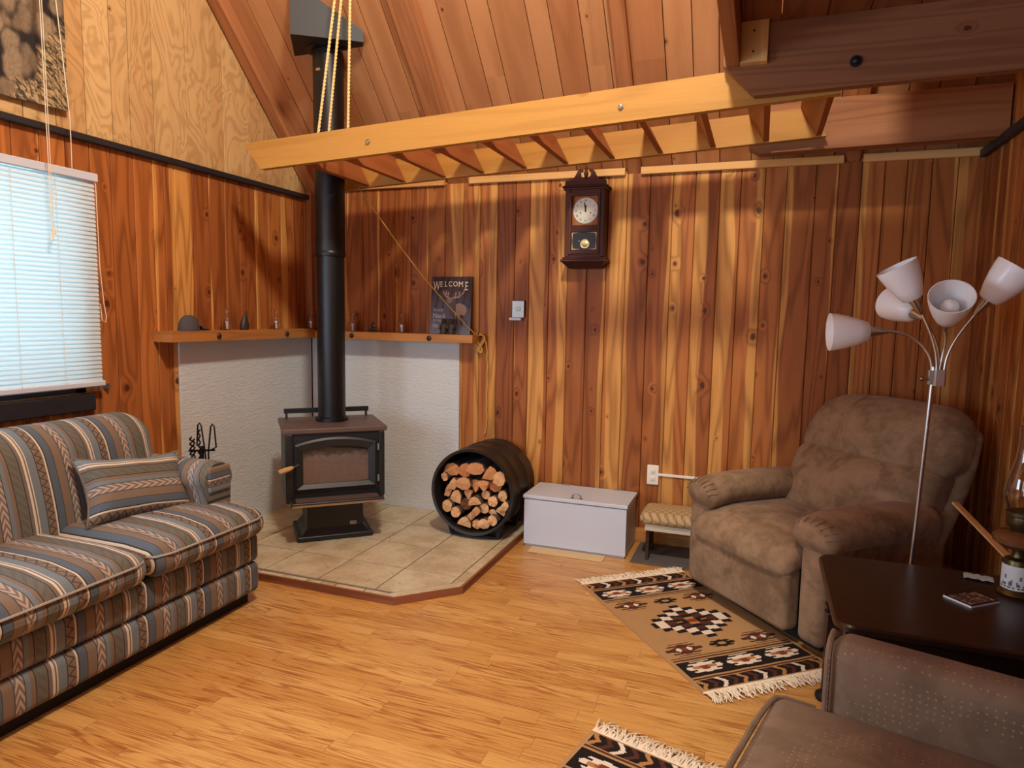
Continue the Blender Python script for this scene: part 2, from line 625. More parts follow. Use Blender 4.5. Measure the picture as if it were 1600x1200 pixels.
# ceramic tile
t = NT('beige_tile')
ob = t.obj()
a = t.attr('bcol')
cr, cg, cb = t.sep(a.outputs['Color'])
o2 = t.n('VectorMath', operation='ADD')
t.set(o2.inputs[0], ob)
t.set(o2.inputs[1], t.comb(t.math('MULTIPLY', cr, 9), t.math('MULTIPLY', cg, 9), 0))
n1 = t.noise(o2.outputs[0], 5.0, 5.0, 0.62)
n2 = t.noise(o2.outputs[0], 38.0, 4.0, 0.7)
c = t.mix(t.step(n1, 0.38, 0.66), sl((218, 204, 172)), sl((192, 172, 136)))
c = t.mix(t.math('MULTIPLY', t.step(n2, 0.52, 0.74), 0.55), c, sl((150, 118, 88)))
k = t.math('ADD', 0.88, t.math('MULTIPLY', cb, 0.24))
c = t.mix(1.0, c, t.comb(k, k, k), 'MULTIPLY')
t.bump(n2, 0.15, 0.003)
M['tile'] = t.done(c, 0.42)

# laminate strip floor, strips run along x
t = NT('oak_laminate')
x, y, z = t.sep(t.obj())
SW = 0.066
row = t.math('FLOOR', t.math('DIVIDE', y, SW))
wn = t.n('TexWhiteNoise', noise_dimensions='1D')
t.set(wn.inputs['W'], row)
rr = wn.outputs['Value']
xx = t.math('ADD', t.math('DIVIDE', x, 0.56), t.math('MULTIPLY', rr, 7.0))
colm = t.math('FLOOR', xx)
wn2 = t.n('TexWhiteNoise', noise_dimensions='2D')
t.set(wn2.inputs['Vector'], t.comb(row, colm))
r1, r2, r3 = t.sep(wn2.outputs['Color'])
vec = t.comb(t.math('ADD', x, t.math('MULTIPLY', r1, 13)), t.math('ADD', y, t.math('MULTIPLY', r2, 7)), 0)
low = t.noise(t.vmul(vec, (0.95, 17, 1)), 1.0, 3.0, 0.5, 0.25)
s1 = t.math('SINE', t.math('MULTIPLY', low, 84.0))
line = t.math('POWER', t.math('ADD', t.math('MULTIPLY', s1, 0.5), 0.5), 2.0)
pores = t.step(t.noise(t.vmul(vec, (5, 300, 1)), 1.0, 2.0, 0.6), 0.54, 0.72)
big = t.noise(t.vmul(vec, (2.2, 9, 1)), 1.0, 2.0)
c = t.mix(r3, sl((196, 144, 76)), sl((212, 164, 94)))
c = t.mix(t.math('MULTIPLY', line, t.math('MULTIPLY', t.step(big, 0.30, 0.62), 0.72)), c, sl((140, 72, 28)))
c = t.mix(t.math('MULTIPLY', pores, 0.6), c, sl((128, 66, 26)))
fy = t.math('FRACT', t.math('DIVIDE', y, SW))
fx = t.math('FRACT', xx)
gy = t.math('LESS_THAN', t.math('ABSOLUTE', t.math('SUBTRACT', fy, 0.5)), 0.488)
gx = t.math('LESS_THAN', t.math('ABSOLUTE', t.math('SUBTRACT', fx, 0.5)), 0.4975)
g = t.math('MULTIPLY', gx, gy)
c = t.mix(t.math('MULTIPLY', t.math('SUBTRACT', 1.0, g), 0.35), c, sl((110, 56, 24)))
t.bump(line, 0.05, 0.002)
M['floor'] = t.done(c, t.math('ADD', 0.26, t.math('MULTIPLY', big, 0.16)), **{'Specular IOR Level': 0.45})

# striped sofa weave: u along the sofa, v up the cloth
t = NT('striped_sofa_weave')
u, v, _ = t.sep(t.uv())
PER = 0.29
w = t.math('DIVIDE', u, PER)
fr = t.math('FRACT', t.math('ADD', w, 50.0))
cream, taupe, olive, blue, slate, dark, tan = sl((204, 190, 170)), sl((114, 102, 92)), sl((102, 97, 86)), sl((112, 120, 124)), sl((84, 93, 102)), sl((50, 48, 48)), sl((122, 102, 84))
stops = [(0.0, tan), (0.05, dark), (0.06, olive), (0.19, dark), (0.20, taupe), (0.245, cream), (0.275, taupe), (0.295, cream), (0.312, blue),
         (0.42, dark), (0.43, tan), (0.54, cream), (0.565, dark), (0.58, slate), (0.68, dark), (0.69, tan), (0.79, taupe), (0.81, dark), (0.82, taupe), (0.93, dark), (0.94, blue)]
base = t.ramp(fr, stops, True)


def tri(val, freq):
    q = t.math('FRACT', t.math('MULTIPLY', val, freq))
    return t.math('ABSOLUTE', t.math('SUBTRACT', q, 0.5))


# zigzag in 0.43..0.54
zz = t.math('SUBTRACT', fr, t.math('ADD', 0.445, t.math('MULTIPLY', tri(v, 28.0), 0.16)))
zmask = t.math('MULTIPLY', t.math('LESS_THAN', t.math('ABSOLUTE', zz), 0.014), t.math('MULTIPLY', t.math('GREATER_THAN', fr, 0.43), t.math('LESS_THAN', fr, 0.54)))
base = t.mix(t.math('MULTIPLY', zmask, 0.8), base, dark)
# leaves in 0.06..0.19
lv = t.math('SINE', t.math('ADD', t.math('MULTIPLY', v, 150.0), t.math('MULTIPLY', fr, 60.0)))
lmask = t.math('MULTIPLY', t.math('GREATER_THAN', lv, 0.25), t.math('MULTIPLY', t.math('GREATER_THAN', fr, 0.075), t.math('LESS_THAN', fr, 0.175)))
base = t.mix(t.math('MULTIPLY', lmask, 0.30), base, sl((70, 72, 62)))
# chevrons in 0.82..0.93
ch = t.math('SINE', t.math('ADD', t.math('MULTIPLY', v, 170.0), t.math('MULTIPLY', t.math('ABSOLUTE', t.math('SUBTRACT', fr, 0.875)), 120.0)))
cmask = t.math('MULTIPLY', t.math('GREATER_THAN', ch, 0.0), t.math('MULTIPLY', t.math('GREATER_THAN', fr, 0.825), t.math('LESS_THAN', fr, 0.928)))
base = t.mix(t.math('MULTIPLY', cmask, 0.65), base, sl((196, 172, 154)))
weave = t.noise(t.comb(t.math('MULTIPLY', u, 500), t.math('MULTIPLY', v, 500)), 1.0, 2.0)
k = t.math('ADD', 0.82, t.math('MULTIPLY', weave, 0.36))
base = t.mix(1.0, base, t.comb(k, k, k), 'MULTIPLY')
t.bump(weave, 0.25, 0.002)
M['stripe'] = t.done(base, 0.9, **{'Specular IOR Level': 0.2, 'Sheen Weight': 0.1})

# brown microfibre
def microfibre(name, c1, c2, dots=False):
    t = NT(name)
    ob = t.obj()
    n1 = t.noise(ob, 5.0, 4.0, 0.6, 0.8)
    n2 = t.noise(ob, 24.0, 3.0, 0.6, 0.5)
    c = t.mix(t.step(t.math('ADD', t.math('MULTIPLY', n1, 0.7), t.math('MULTIPLY', n2, 0.3)), 0.36, 0.64), sl(c1), sl(c2))
    if dots:
        vo = t.n('TexVoronoi', feature='F1')
        t.set(vo.inputs['Vector'], ob)
        vo.inputs['Scale'].default_value = 62.0
        vo.inputs['Randomness'].default_value = 0.25
        c = t.mix(t.math('MULTIPLY', t.math('LESS_THAN', vo.outputs['Distance'], 0.16), 0.35), c, sl((200, 160, 120)))
    t.bump(n2, 0.12, 0.01)
    return t.done(c, 0.9, **{'Specular IOR Level': 0.15, 'Sheen Weight': 0.10, 'Sheen Roughness': 0.4})


M['micro'] = microfibre('brown_microfibre', (118, 94, 70), (154, 126, 98))
M['micro2'] = microfibre('dotted_brown_plush', (108, 88, 70), (126, 104, 84), True)

# lattice upholstery of the stool
t = NT('lattice_upholstery')
u, v, _ = t.sep(t.uv())
d1 = t.math('ABSOLUTE', t.math('SUBTRACT', t.math('FRACT', t.math('MULTIPLY', t.math('ADD', u, t.math('MULTIPLY', v, 0.8)), 22.0)), 0.5))
d2 = t.math('ABSOLUTE', t.math('SUBTRACT', t.math('FRACT', t.math('MULTIPLY', t.math('SUBTRACT', u, t.math('MULTIPLY', v, 0.8)), 22.0)), 0.5))
mk = t.math('MAXIMUM', t.math('LESS_THAN', d1, 0.09), t.math('LESS_THAN', d2, 0.09))
M['lattice'] = t.done(t.mix(t.math('MULTIPLY', mk, 0.7), sl((186, 158, 112)), sl((112, 92, 58))), 0.85)

# split wood faces
t = NT('split_log_wood')
ob = t.obj()
a = t.attr('bcol')
cr, cg, cb = t.sep(a.outputs['Color'])
u, v, _ = t.sep(t.uv())
rad = t.math('SQRT', t.math('ADD', t.math('MULTIPLY', u, u), t.math('MULTIPLY', v, v)))
rg = t.math('SINE', t.math('ADD', t.math('MULTIPLY', rad, 900.0), t.math('MULTIPLY', t.noise(ob, 30.0, 2.0), 6.0)))
c = t.mix(cr, sl((196, 120, 66)), sl((230, 184, 130)))
c = t.mix(t.math('MULTIPLY', t.step(rg, 0.0, 1.0), 0.22), c, sl((150, 86, 46)))
c = t.mix(t.math('MULTIPLY', t.step(t.noise(ob, 45.0, 4.0, 0.7), 0.5, 0.75), 0.5), c, sl((130, 78, 44)))
k = t.math('ADD', 0.75, t.math('MULTIPLY', cg, 0.4))
c = t.mix(1.0, c, t.comb(k, k, k), 'MULTIPLY')
M['logwood'] = t.done(c, 0.85)

# tapestry picture: heaped brown shapes over dry grass
t = NT('woven_wildlife_picture')
u, v, _ = t.sep(t.uv())
p = t.comb(u, v)
nv = t.noise(t.vmul(p, (9, 7, 1)), 1.0, 3.0)
vo = t.n('TexVoronoi', feature='SMOOTH_F1')
vo.inputs['Smoothness'].default_value = 0.25
fur = t.noise(t.comb(t.math('MULTIPLY', u, 90.0), t.math('MULTIPLY', v, 45.0)), 1.0, 3.0, 0.7, 0.8)
t.set(vo.inputs['Vector'], t.comb(t.math('MULTIPLY', u, 15.0), t.math('ADD', t.math('MULTIPLY', v, 9.5), t.math('MULTIPLY', nv, 1.5))))
vo.inputs['Scale'].default_value = 1.0
d = vo.outputs['Distance']
vr, vg, vb = t.sep(vo.outputs['Color'])
body = t.mix(vr, sl((112, 88, 62)), sl((184, 162, 130)))
rocks = t.mix(t.step(t.math('ADD', d, t.math('MULTIPLY', nv, 0.25)), 0.58, 0.84), t.mix(t.math('MULTIPLY', fur, 0.9), body, sl((70, 56, 42))), sl((30, 26, 24)))
grass = t.mix(t.step(t.noise(t.comb(t.math('MULTIPLY', t.math('ADD', u, v), 40.0), t.math('MULTIPLY', t.math('SUBTRACT', v, u), 14.0)), 1.0, 3.0, 0.7, 1.5), 0.42, 0.58), sl((60, 54, 40)), sl((176, 150, 108)))
gm = t.step(t.math('ADD', t.math('ADD', t.math('MULTIPLY', t.math('SUBTRACT', u, 0.85), 5.0), t.math('MULTIPLY', t.math('SUBTRACT', 0.16, v), 3.0)), t.math('MULTIPLY', t.math('SUBTRACT', nv, 0.5), 1.6)), -0.05, 0.15)
M['tapestry'] = t.done(t.mix(gm, rocks, grass), 0.9)

# translucent window slat and lamp glass
def translucent(name, col, mixf, rough=0.5):
    t = NT(name)
    tr = t.n('BsdfTranslucent')
    tr.inputs[0].default_value = col
    t.b.inputs['Base Color'].default_value = col
    t.b.inputs['Roughness'].default_value = rough
    mx = t.n('MixShader')
    mx.inputs[0].default_value = mixf
    t.t.links.new(t.b.outputs[0], mx.inputs[1])
    t.t.links.new(tr.outputs[0], mx.inputs[2])
    t.t.links.new(mx.outputs[0], t.out.inputs[0])
    return t.m


M['slat'] = translucent('white_blind_slat', (0.86, 0.92, 0.93, 1), 0.55)
M['shade'] = translucent('frosted_lamp_shade', (0.96, 0.93, 0.92, 1), 0.16, 0.3)

def rc(tone=None, sap=0.0):
    return (random.random(), random.random(), sap, random.random() if tone is None else tone)

# ================================================================== THE ROOM
RX, RY = 4.12, -6.6
S_ROOF, Z_ROOF = 1.04, 2.32
mb = MB()
mb.box(-0.2, RX + 0.2, RY - 0.2, 0.1, -0.06, 0.0, 'x')
structure(mb.build('floor', M['floor']))

# back wall: vertical knotty boards
ZW = 2.255
mb = MB()
edges = [0.0, .075, .19, .31, .442, .577, .699, .824, .956, 1.081, 1.213, 1.333, 1.456, 1.58, 1.677, 1.81, 1.932, 2.056, 2.177, 2.296, 2.432, 2.565, 2.695, 2.832, 2.946, 3.074, 3.187, 3.336, 3.449, 3.561, 3.67, 3.776, 3.89, 4.007, 4.125]
#      sap share, tone for each board
tones = [(.1, .5), (.1, .5), (.2, .5), (.15, .55), (.22, .55), (.1, .55), (.28, .5), (.15, .5), (.05, .4), (.75, .6), (.45, .45), (.6, .55), (0, .3), (.25, .5), (.85, .7), (.62, .6), (0, .3), (.35, .5), (.85, .7), (.3, .4), (.3, .55), (.6, .6),
         (.62, .6), (.8, .65), (.45, .6), (.25, .55), (.2, .5), (.3, .5), (.1, .4), (.4, .5), (.1, .3), (.05, .3), (.3, .4), (.5, .4)]
for i in range(len(edges) - 1):
    x0, x1 = edges[i], edges[i + 1]
    sp, tn = tones[min(i, len(tones) - 1)]
    mb.plank(((x0 + x1) / 2, 0, 0), (0, 0, ZW), (1, 0, 0), (0, -1, 0), x1 - x0, 0.02, 0.004, rc(tn, sp))
mb.box(-0.1, RX + 0.1, 0.02, 0.10, 0, ZW + 0.02, 'z', (0.3, 0.3, 0, .4))
structure(mb.build('wall_back', M['cedar']))

# left wall
WY0, WY1, WZ0, WZ1 = -3.25, -1.76, 0.985, 2.05
mb = MB()
edges = [0.0, -.062, -.189, -.311, -.439, -.561, -.705, -.825, -.949, -1.07, -1.199, -1.269, -1.34, -1.457, -1.589, -1.70]
tones = [(.2, .4), (.05, .45), (.5, .6), (.15, .55), (.45, .65), (.1, .6), (.15, .6), (.2, .6), (.1, .6), (.9, .65), (.55, .65), (.5, .6), (.1, .65), (.05, .65), (.1, .65)]  # tones raised to put the daylight wash into the boards
while edges[-1] > RY:
    edges.append(edges[-1] - 0.122)
for i in range(len(edges) - 1):
    y0, y1 = edges[i], edges[i + 1]
    sp, tn = tones[i] if i < len(tones) else (random.choice([0, .1, .2, .3]), random.uniform(.55, .7))
    c = rc(tn, sp)
    ym = (y0 + y1) / 2
    spans = [(0, 2.20)]
    if WY0 < ym < WY1 or -5.05 < ym < -3.50:
        spans = [(0, WZ0), (WZ1, 2.20)]
    for a, b in spans:
        mb.plank((0, ym, a), (0, 0, b - a), (0, 1, 0), (1, 0, 0), y0 - y1, 0.02, 0.004, c, shift=a)
for a in ((RY, -5.0, 0, 2.25), (-3.55, WY0, 0, 2.25), (-5.0, -3.55, 0, WZ0 - .1), (-5.0, -3.55, WZ1, 2.25), (WY1, 0.1, 0, 2.25), (WY0, WY1, 0, WZ0), (WY0, WY1, WZ1, 2.25)):
    mb.box(-0.14, -0.02, a[0], a[1], a[2], a[3], 'z', (0.3, 0.3, 0, .4))
wl = structure(mb.build('wall_left', M['cedar']))
# upper gable panel with irregular grooves
mb = MB()
edges = [0.0, -.12, -.245, -.36, -.477, -.588, -.806, -.897, -1.083, -1.308, -1.453, -1.557, -1.70]
while edges[-1] > RY:
    edges.append(edges[-1] - random.choice([.10, .15, .2, .24]))
for i in range(len(edges) - 1):
    y0, y1 = edges[i], edges[i + 1]
    ym = (y0 + y1) / 2
    top = Z_ROOF + S_ROOF * min(-ym, 6.6 + ym) + 0.15
    mb.plank((-0.012, ym, 2.20), (0, 0, max(top - 2.20, .05)), (0, 1, 0), (1, 0, 0), y0 - y1, 0.02, 0.0012, rc(random.uniform(.45, .6), 0), shift=2.2, gap=.0042)
mb.poly([(-.034, 0, 2.2), (-.034, RY, 2.2), (-.034, RY, 2.4), (-.034, RY / 2, 6.2), (-.034, 0, 2.4)], None, (.3, .3, 0, .1))
g = mb.build('gable_panel', M['panel'], wl)
structure(g)

# right wall and front wall
mb = MB()
y = 0.0
i = 0
while y > RY:
    w_ = 0.122
    mb.plank((RX, y - w_ / 2, 0), (0, 0, 2.24), (0, 1, 0), (-1, 0, 0), w_, 0.02, 0.004, rc(random.uniform(.05, .3), random.choice([.05, .1, .2, .35, .5])))
    top = Z_ROOF + S_ROOF * min(-y, 6.6 + y) + 0.15
    mb.plank((RX + .01, y - w_ / 2, 2.24), (0, 0, max(.05, top - 2.24)), (0, 1, 0), (-1, 0, 0), w_, 0.02, 0.0035, rc(.4, .1))
    y -= w_
mb.box(RX + 0.02, RX + 0.14, RY, 0.1, 0, 2.3, 'z', (0.3, 0.3, 0, .4))
structure(mb.build('wall_right', M['cedar']))
mb = MB()
x = 0.0
while x < RX:
    c = rc(random.uniform(.3, .6), random.choice([.05, .1, .3, .6]))
    spans = [(0, 2.3)] if not (0.7 < x < 3.0) else [(0, 0.45)]
    for a, b in spans:
        mb.plank((x + .061, RY, a), (0, 0, b - a), (1, 0, 0), (0, 1, 0), 0.122, 0.02, 0.004, c, shift=a)
    x += .122
structure(mb.build('wall_front', M['cedar']))
mb = MB()
for a in ((.68, .74), (3.04, 3.10), (1.86, 1.92)):
    mb.box(a[0], a[1], RY - .06, RY + .02, .45, 2.3, 'z', (.2, .5, 0, .5))
mb.box(.68, 3.10, RY - .06, RY + .02, .42, .48, 'x', (.2, .5, 0, .5))
mb.box(.68, 3.10, RY - .06, RY + .02, 2.24, 2.3, 'x', (.2, .5, 0, .5))
structure(mb.build('window_2', M['strip']))

# roof: two slopes of planks
th = math.atan(S_ROOF)
half = -RY / 2
Ls = half / math.cos(th) + 0.02
mb = MB()
xs = [-0.06]
pat = [.11, .15, .13, .18, .12, .17, .10, .14, .19, .13, .17, .12, .20, .12, .16, .13, .11, .18, .14, .13, .17, .12, .15, .16, .12, .18, .13, .15, .14, .17]
for w_ in pat:
    xs.append(xs[-1] + w_)
for i in range(len(xs) - 1):
    x0, x1 = xs[i], xs[i + 1]
    c = rc(random.uniform(.35, .6), random.choice([0, 0, .05, .1, .15]))
    brk = random.choice([.45, .6, 1.4, 2.0, 2.6])
    st = -0.10
    for L in (brk + 0.10, Ls - brk):
        mb.plank(((x0 + x1) / 2, -st * math.cos(th), Z_ROOF + st * math.sin(th)), (0, -L * math.cos(th), L * math.sin(th)), (1, 0, 0), (0, -math.sin(th), -math.cos(th)), x1 - x0, 0.03, 0.0015,
                 (c[0], (c[1] + st) % 1, c[2], c[3]), shift=st, gap=.0045)
        st += L
e_ = Vector((0, math.sin(th), math.cos(th))) * .034
a0, a1 = Vector((0, .1, Z_ROOF - .1 * S_ROOF)) + e_, Vector((0, -half, Z_ROOF + half * S_ROOF)) + e_
mb.poly([a0, a0 + Vector((RX, 0, 0)), a1 + Vector((RX, 0, 0)), a1], None, (.3, .3, 0, .1))
structure(mb.build('ceiling_back', M['roof']))
mb = MB()
for i in range(len(xs) - 1):
    x0, x1 = xs[i], xs[i + 1]
    mb.plank(((x0 + x1) / 2, RY, Z_ROOF), (0, Ls * math.cos(th), Ls * math.sin(th)), (1, 0, 0), (0, math.sin(th), -math.cos(th)), x1 - x0, 0.03, 0.004, rc(.5, .1))
structure(mb.build('ceiling_front', M['roof']))
# rafters
RT = []
for i, (x0, x1, dep) in enumerate([(-.01, .085, .085), (1.085, 1.255, .045), (2.285, 2.37, .05), (3.47, 3.555, .05)]):
    mb = MB()
    a = Vector((0, -math.cos(th), math.sin(th)))
    nrm = Vector((0, -math.sin(th), -math.cos(th)))
    o = Vector((x0, 0.02, Z_ROOF + 0.0)) - a * 0.06
    mb.prism(o, (1, 0, 0), nrm, [(0, -.02), (x1 - x0, -.02), (x1 - x0, dep - .012), (x1 - x0 - .012, dep), (.012, dep), (0, dep - .012)], a * (Ls + .05), (random.random(), random.random(), 0, .62), 2)
    r_ = mb.build('rafter', M['beam'])
    structure(r_)
    RT.append(r_)

# black trim, header strip, baseboard
mb = MB()
mb.box(0.0, 0.032, -5.9, -0.035, 2.19, 2.222, 'y', (.2, .2, 0, .5), bev=.004)
structure(mb.build('trim_1', M['black_trim']))
mb = MB()
mb.box(RX - .034, RX, -5.9, -0.03, 2.235, 2.275, 'y', (.2, .2, 0, .5), bev=.004)
structure(mb.build('trim_2', M['black_trim']))
for i, (x0, x1) in enumerate([(.10, 1.08), (1.26, 2.28), (2.375, 3.465), (3.56, 4.10)]):
    mb = MB()
    mb.box(x0, x1, -0.024, 0.0, 2.245, 2.288, 'x', rc(.55), bev=.003)
    structure(mb.build('trim_%d' % (3 + i), M['strip']))
mb = MB()
mb.box(0.0, .045, -.045, 0.0, 1.285, 2.25, 'z', (.3, .3, 0, .25))
structure(mb.build('trim_7', M['beam']))
mb = MB()
for (z0, z1, d) in ((0, .055, .016), (.055, .075, .011), (.075, .09, .006)):
    mb.box(1.78, RX, -d, 0.0, z0, z1, 'x', (.4, .4, 0, .5))
structure(mb.build('baseboard_back', M['base_pine']))
mb = MB()
for (z0, z1, d) in ((0, .055, .016), (.055, .09, .009)):
    mb.box(RX - d, RX, -5.9, -.02, z0, z1, 'y', (.4, .4, 0, .5))
structure(mb.build('baseboard_right', M['base_pine']))

# ------------------------------------------------------------------ window and blind on the left wall
win = MB()
for (y0, y1, z0, z1) in ((WY0, WY0 + .05, WZ0, WZ1), (WY1 - .05, WY1, WZ0, WZ1), (WY0, WY1, WZ0, WZ0 + .05), (WY0, WY1, WZ1 - .05, WZ1)):
    win.box(-.14, -.02, y0, y1, z0, z1, 'z')
wobj = structure(win.build('window_1', M['black_trim']))
mb = MB()
mb.box(-.09, -.084, WY0 + .05, WY1 - .05, WZ0 + .05, WZ1 - .05)
structure(mb.build('pane', M['glass'], wobj))
mb = MB()
mb.box(-.02, .03, WY0 - .03, WY1 + .01, WZ0 - .085, WZ0 - .005, 'y', bev=.004)
structure(mb.build('window_sill', M['black_trim'], wobj))

win = MB()
for (y0, y1, z0, z1) in ((-5.06, -5.0, WZ0 - .1, WZ1 + .06), (-3.55, -3.49, WZ0 - .1, WZ1 + .06), (-5.06, -3.49, WZ0 - .1, WZ0 - .05), (-5.06, -3.49, WZ1, WZ1 + .06)):
    win.box(-.14, .0, y0, y1, z0, z1, 'z')
structure(win.build('added_window', M['black_trim']))  # unseen window, added to let in the extra left daylight

bl = thing('window_blind', 'white horizontal slat blind, lowered over the bright window behind the sofa', 'blind', (0.05, -2.47, 1.0))
BY0, BY1 = -3.22, -1.722
mb = W()
mb.box(.022, .062, BY0, BY1 + .01, 2.0, 2.04, 'y', bev=.004)
mb.put('headrail', M['white_paint'], bl)
mb = W()
nsl = 46
for i in range(nsl):
    zc = 1.985 - i * (1.985 - 1.055) / (nsl - 1)
    sec = []
    for k in range(5):
        q = -1 + k / 2
        d = .0125 * q
        sec.append((0.044 - d * .42 + .0018 * (1 - q * q), zc + d * .91))
    sec2 = [(a + .0009, b) for a, b in reversed(sec)]
    mb.prism((0, BY0, 0), (1, 0, 0), (0, 0, 1), sec + sec2, (0, BY1 - BY0, 0), along=2)
mb.put('slat', M['slat'], bl, True, 30)
mb = W()
mb.box(.026, .062, BY0, BY1 + .004, 1.017, 1.045, 'y', bev=.005)
mb.put('bottom_rail', M['white_paint'], bl)
for yy in (-1.92, -2.12, -2.6, -3.0):
    mb = W()
    mb.tube([(.062, yy, 2.0), (.061, yy - .003, 1.5), (.064, yy, 1.04)], .0012, 5)
    mb.put('ladder_cord', M['cord_white'], bl)
mb = W()
mb.tube([(.05, -1.715, 2.0), (.05, -1.712, 1.6), (.052, -1.700, 1.42), (.052, -1.69, 1.36), (.052, -1.695, 1.33), (.05, -1.712, 1.34), (.05, -1.718, 1.42)], .002, 6)
mb.put('lift_cord', M['cord_white'], bl)
mb = W()
mb.box(0, .014, -1.685, -1.655, 1.0, 1.018)
mb.box(0.012, .024, -1.676, -1.664, .995, 1.022)
tag(mb.build('blind_bracket', M['dull_steel'], loc=(0, -1.67, 1.0)), 'small metal hold-down bracket on boards right of the blind', 'bracket')

# hanging pull cords with tassels in front of the blind
for k, (dy, zb, lab) in enumerate([(0.0, 1.755, 'thin white pull cord ending in the higher bead tassel before the blind'), (-.009, 1.725, 'thin white pull cord ending in the lower bead tassel before the blind')]):
    c_ = thing('pull_cord', lab, 'cord', (.1, -1.972 + dy, zb), group='pull cords from above')
    mb = W()
    mb.tube([(.1, -1.974 + dy - .004 * k, 4.2), (.1, -1.974 + dy, 3.2), (.1, -1.97 + dy, 2.4), (.1, -1.969 + dy, zb)], .0018, 6)
    mb.put('cord', M['cord_white'], c_)
    mb = W()
    mb.lathe((.1, -1.969 + dy, zb - .03), [(.001, .034), (.004, .03), (.006, .012), (.0075, .002), (.002, 0)], 12)
    mb.put('tassel', M['cord_white'], c_, True)
mb = MB()
mb.tube([(.1, -2.06, 4.2), (.1, -1.985, 3.3), (.1, -1.907, 2.747), (.09, -1.86, 2.25), (.062, -1.84, 2.035)], .0022, 6)
tag(mb.build('slanting_cord', M['cord_white'], loc=(.06, -1.84, 2.03)), 'single white cord slanting down from above to the blind headrail', 'cord')

# tapestry high on the gable
mb = MB()
nx, nz = 24, 20
for i in range(nx):
    for j in range(nz):
        def tp(a, b):
            yy = -1.812 - a * 1.1
            zz = 2.305 + b * 1.0 - .012 * math.sin(a * 3) * (1 - b)
            return (.012 + .006 * math.sin(a * 20) * (1 - b), yy, zz)
        q = [(i / nx, j / nz), ((i + 1) / nx, j / nz), ((i + 1) / nx, (j + 1) / nz), (i / nx, (j + 1) / nz)]
        mb.poly([tp(*e) for e in q], [(1 - e[0], e[1]) for e in q])
tp_o = mb.build('tapestry', M['tapestry'], loc=(.012, -2.3, 2.3))
md = tp_o.modifiers.new('thickness', 'SOLIDIFY')
md.thickness = .008
tag(tp_o, 'dark woven wildlife tapestry hanging high above the window', 'tapestry')

# ================================================================== LOFT AND LADDER
mb = MB()
x = 2.955
while x < RX:
    w_ = random.choice([.12, .15, .17])
    w_ = min(w_, RX - x)
    mb.plank((x + w_ / 2, -1.07, 2.59), (0, -3.0, 0), (1, 0, 0), (0, 0, -1), w_, .035, .004, rc(random.uniform(.35, .5), 0))
    x += w_
structure(mb.build('loft_deck', M['loft']))
mb = MB()
mb.box(2.90, 2.955, -4.1, -1.055, 2.43, 2.63, 'y', rc(.6), bev=.003)
structure(mb.build('loft_edge_board', M['beam']))


def loft_beam(y0, y1, prof, tone):
    mb = MB()
    mb.prism((0, y1, 0), (1, 0, 0), (0, 0, 1), prof, (0, y0 - y1, 0), (random.random(), random.random(), 0, tone), along=0)
    return structure(mb.build('loft_beam', M['loft']))


b1 = loft_beam(-1.115, -1.07, [(2.89, 2.59), (2.89, 2.44), (3.015, 2.310), (RX, 2.322), (RX, 2.59)], .5)
b2 = loft_beam(-.34, -.25, [(2.985, 2.50), (2.985, 2.283), (3.04, 2.251), (RX, 2.265), (RX, 2.50)], .5)
mb = MB()
mb.lathe((3.384, -1.116, 2.404), [(.022, 0), (.022, .006), (.013, .006), (.013, .016), (.009, .02), (.001, .021)], 14, axis=(0, -1, 0))
mb.build('bolt', M['iron'], b1, True)
mb = MB()
mb.box(2.955, 3.06, -1.155, -1.116, 2.43, 2.589, 'z', (.3, .4, 0, .7), bev=.003)
blk = structure(mb.build('loft_block', M['strip']))
for zz in (2.47, 2.55):
    mb = MB()
    mb.lathe((3.005, -1.1555, zz), [(.0045, 0), (.0045, .002), (.001, .003)], 8, axis=(0, -1, 0))
    mb.build('nail', M['iron'], blk)

lad = thing('loft_ladder', 'pale pine ladder stair hoisted level under the sloped ceiling beside the loft', 'ladder', (0.48, -1.04, 2.17))
sl_l = .134 / 2.877


def lz(x):
    return 2.172 + sl_l * (x - .478)


for (y0, y1) in ((-1.06, -1.022), (-.39, -.352)):
    mb = W()
    mb.prism((0, y1, 0), (1, 0, 0), (0, 0, 1), [(.475, lz(.475)), (3.345, lz(3.345)), (3.28, lz(3.28) + .148), (.36, lz(.36) + .148)], (0, y0 - y1, 0), (random.random(), random.random(), 0, .6), along=0)
    mb.put('rail', M['pine'], lad)
for xb in (.732, .987, 1.261, 1.510, 1.773, 2.019, 2.281, 2.540, 2.809, 3.067, 3.31):
    mb = W()
    z0 = lz(xb) + .003
    mb.prism((0, -.392, 0), (1, 0, 0), (0, 0, 1), [(xb - .012, z0), (xb + .014, z0 + .004), (xb - .064, z0 + .150), (xb - .090, z0 + .144)], (0, -.628, 0), (random.random(), random.random(), 0, .5), along=2)
    mb.put('tread', M['tread'], lad)
for xb in (1.155, 2.455):
    mb = W()
    mb.lathe((xb, -1.061, lz(xb) + .066), [(.013, 0), (.013, .004), (.008, .004), (.008, .012), (.001, .013)], 12, axis=(0, -1, 0))
    mb.put('bolt', M['steel'], lad, True)
# boards added above the frame so the loft shades the right side
mb = MB()
mb.box(2.96, RX, -1.11, -1.075, 2.60, 2.77, 'x', rc(.5))
mb.box(3.36, RX, -1.11, -1.075, 2.77, 3.3, 'z', rc(.5))
structure(mb.build('loft_shade_board', M['loft']))


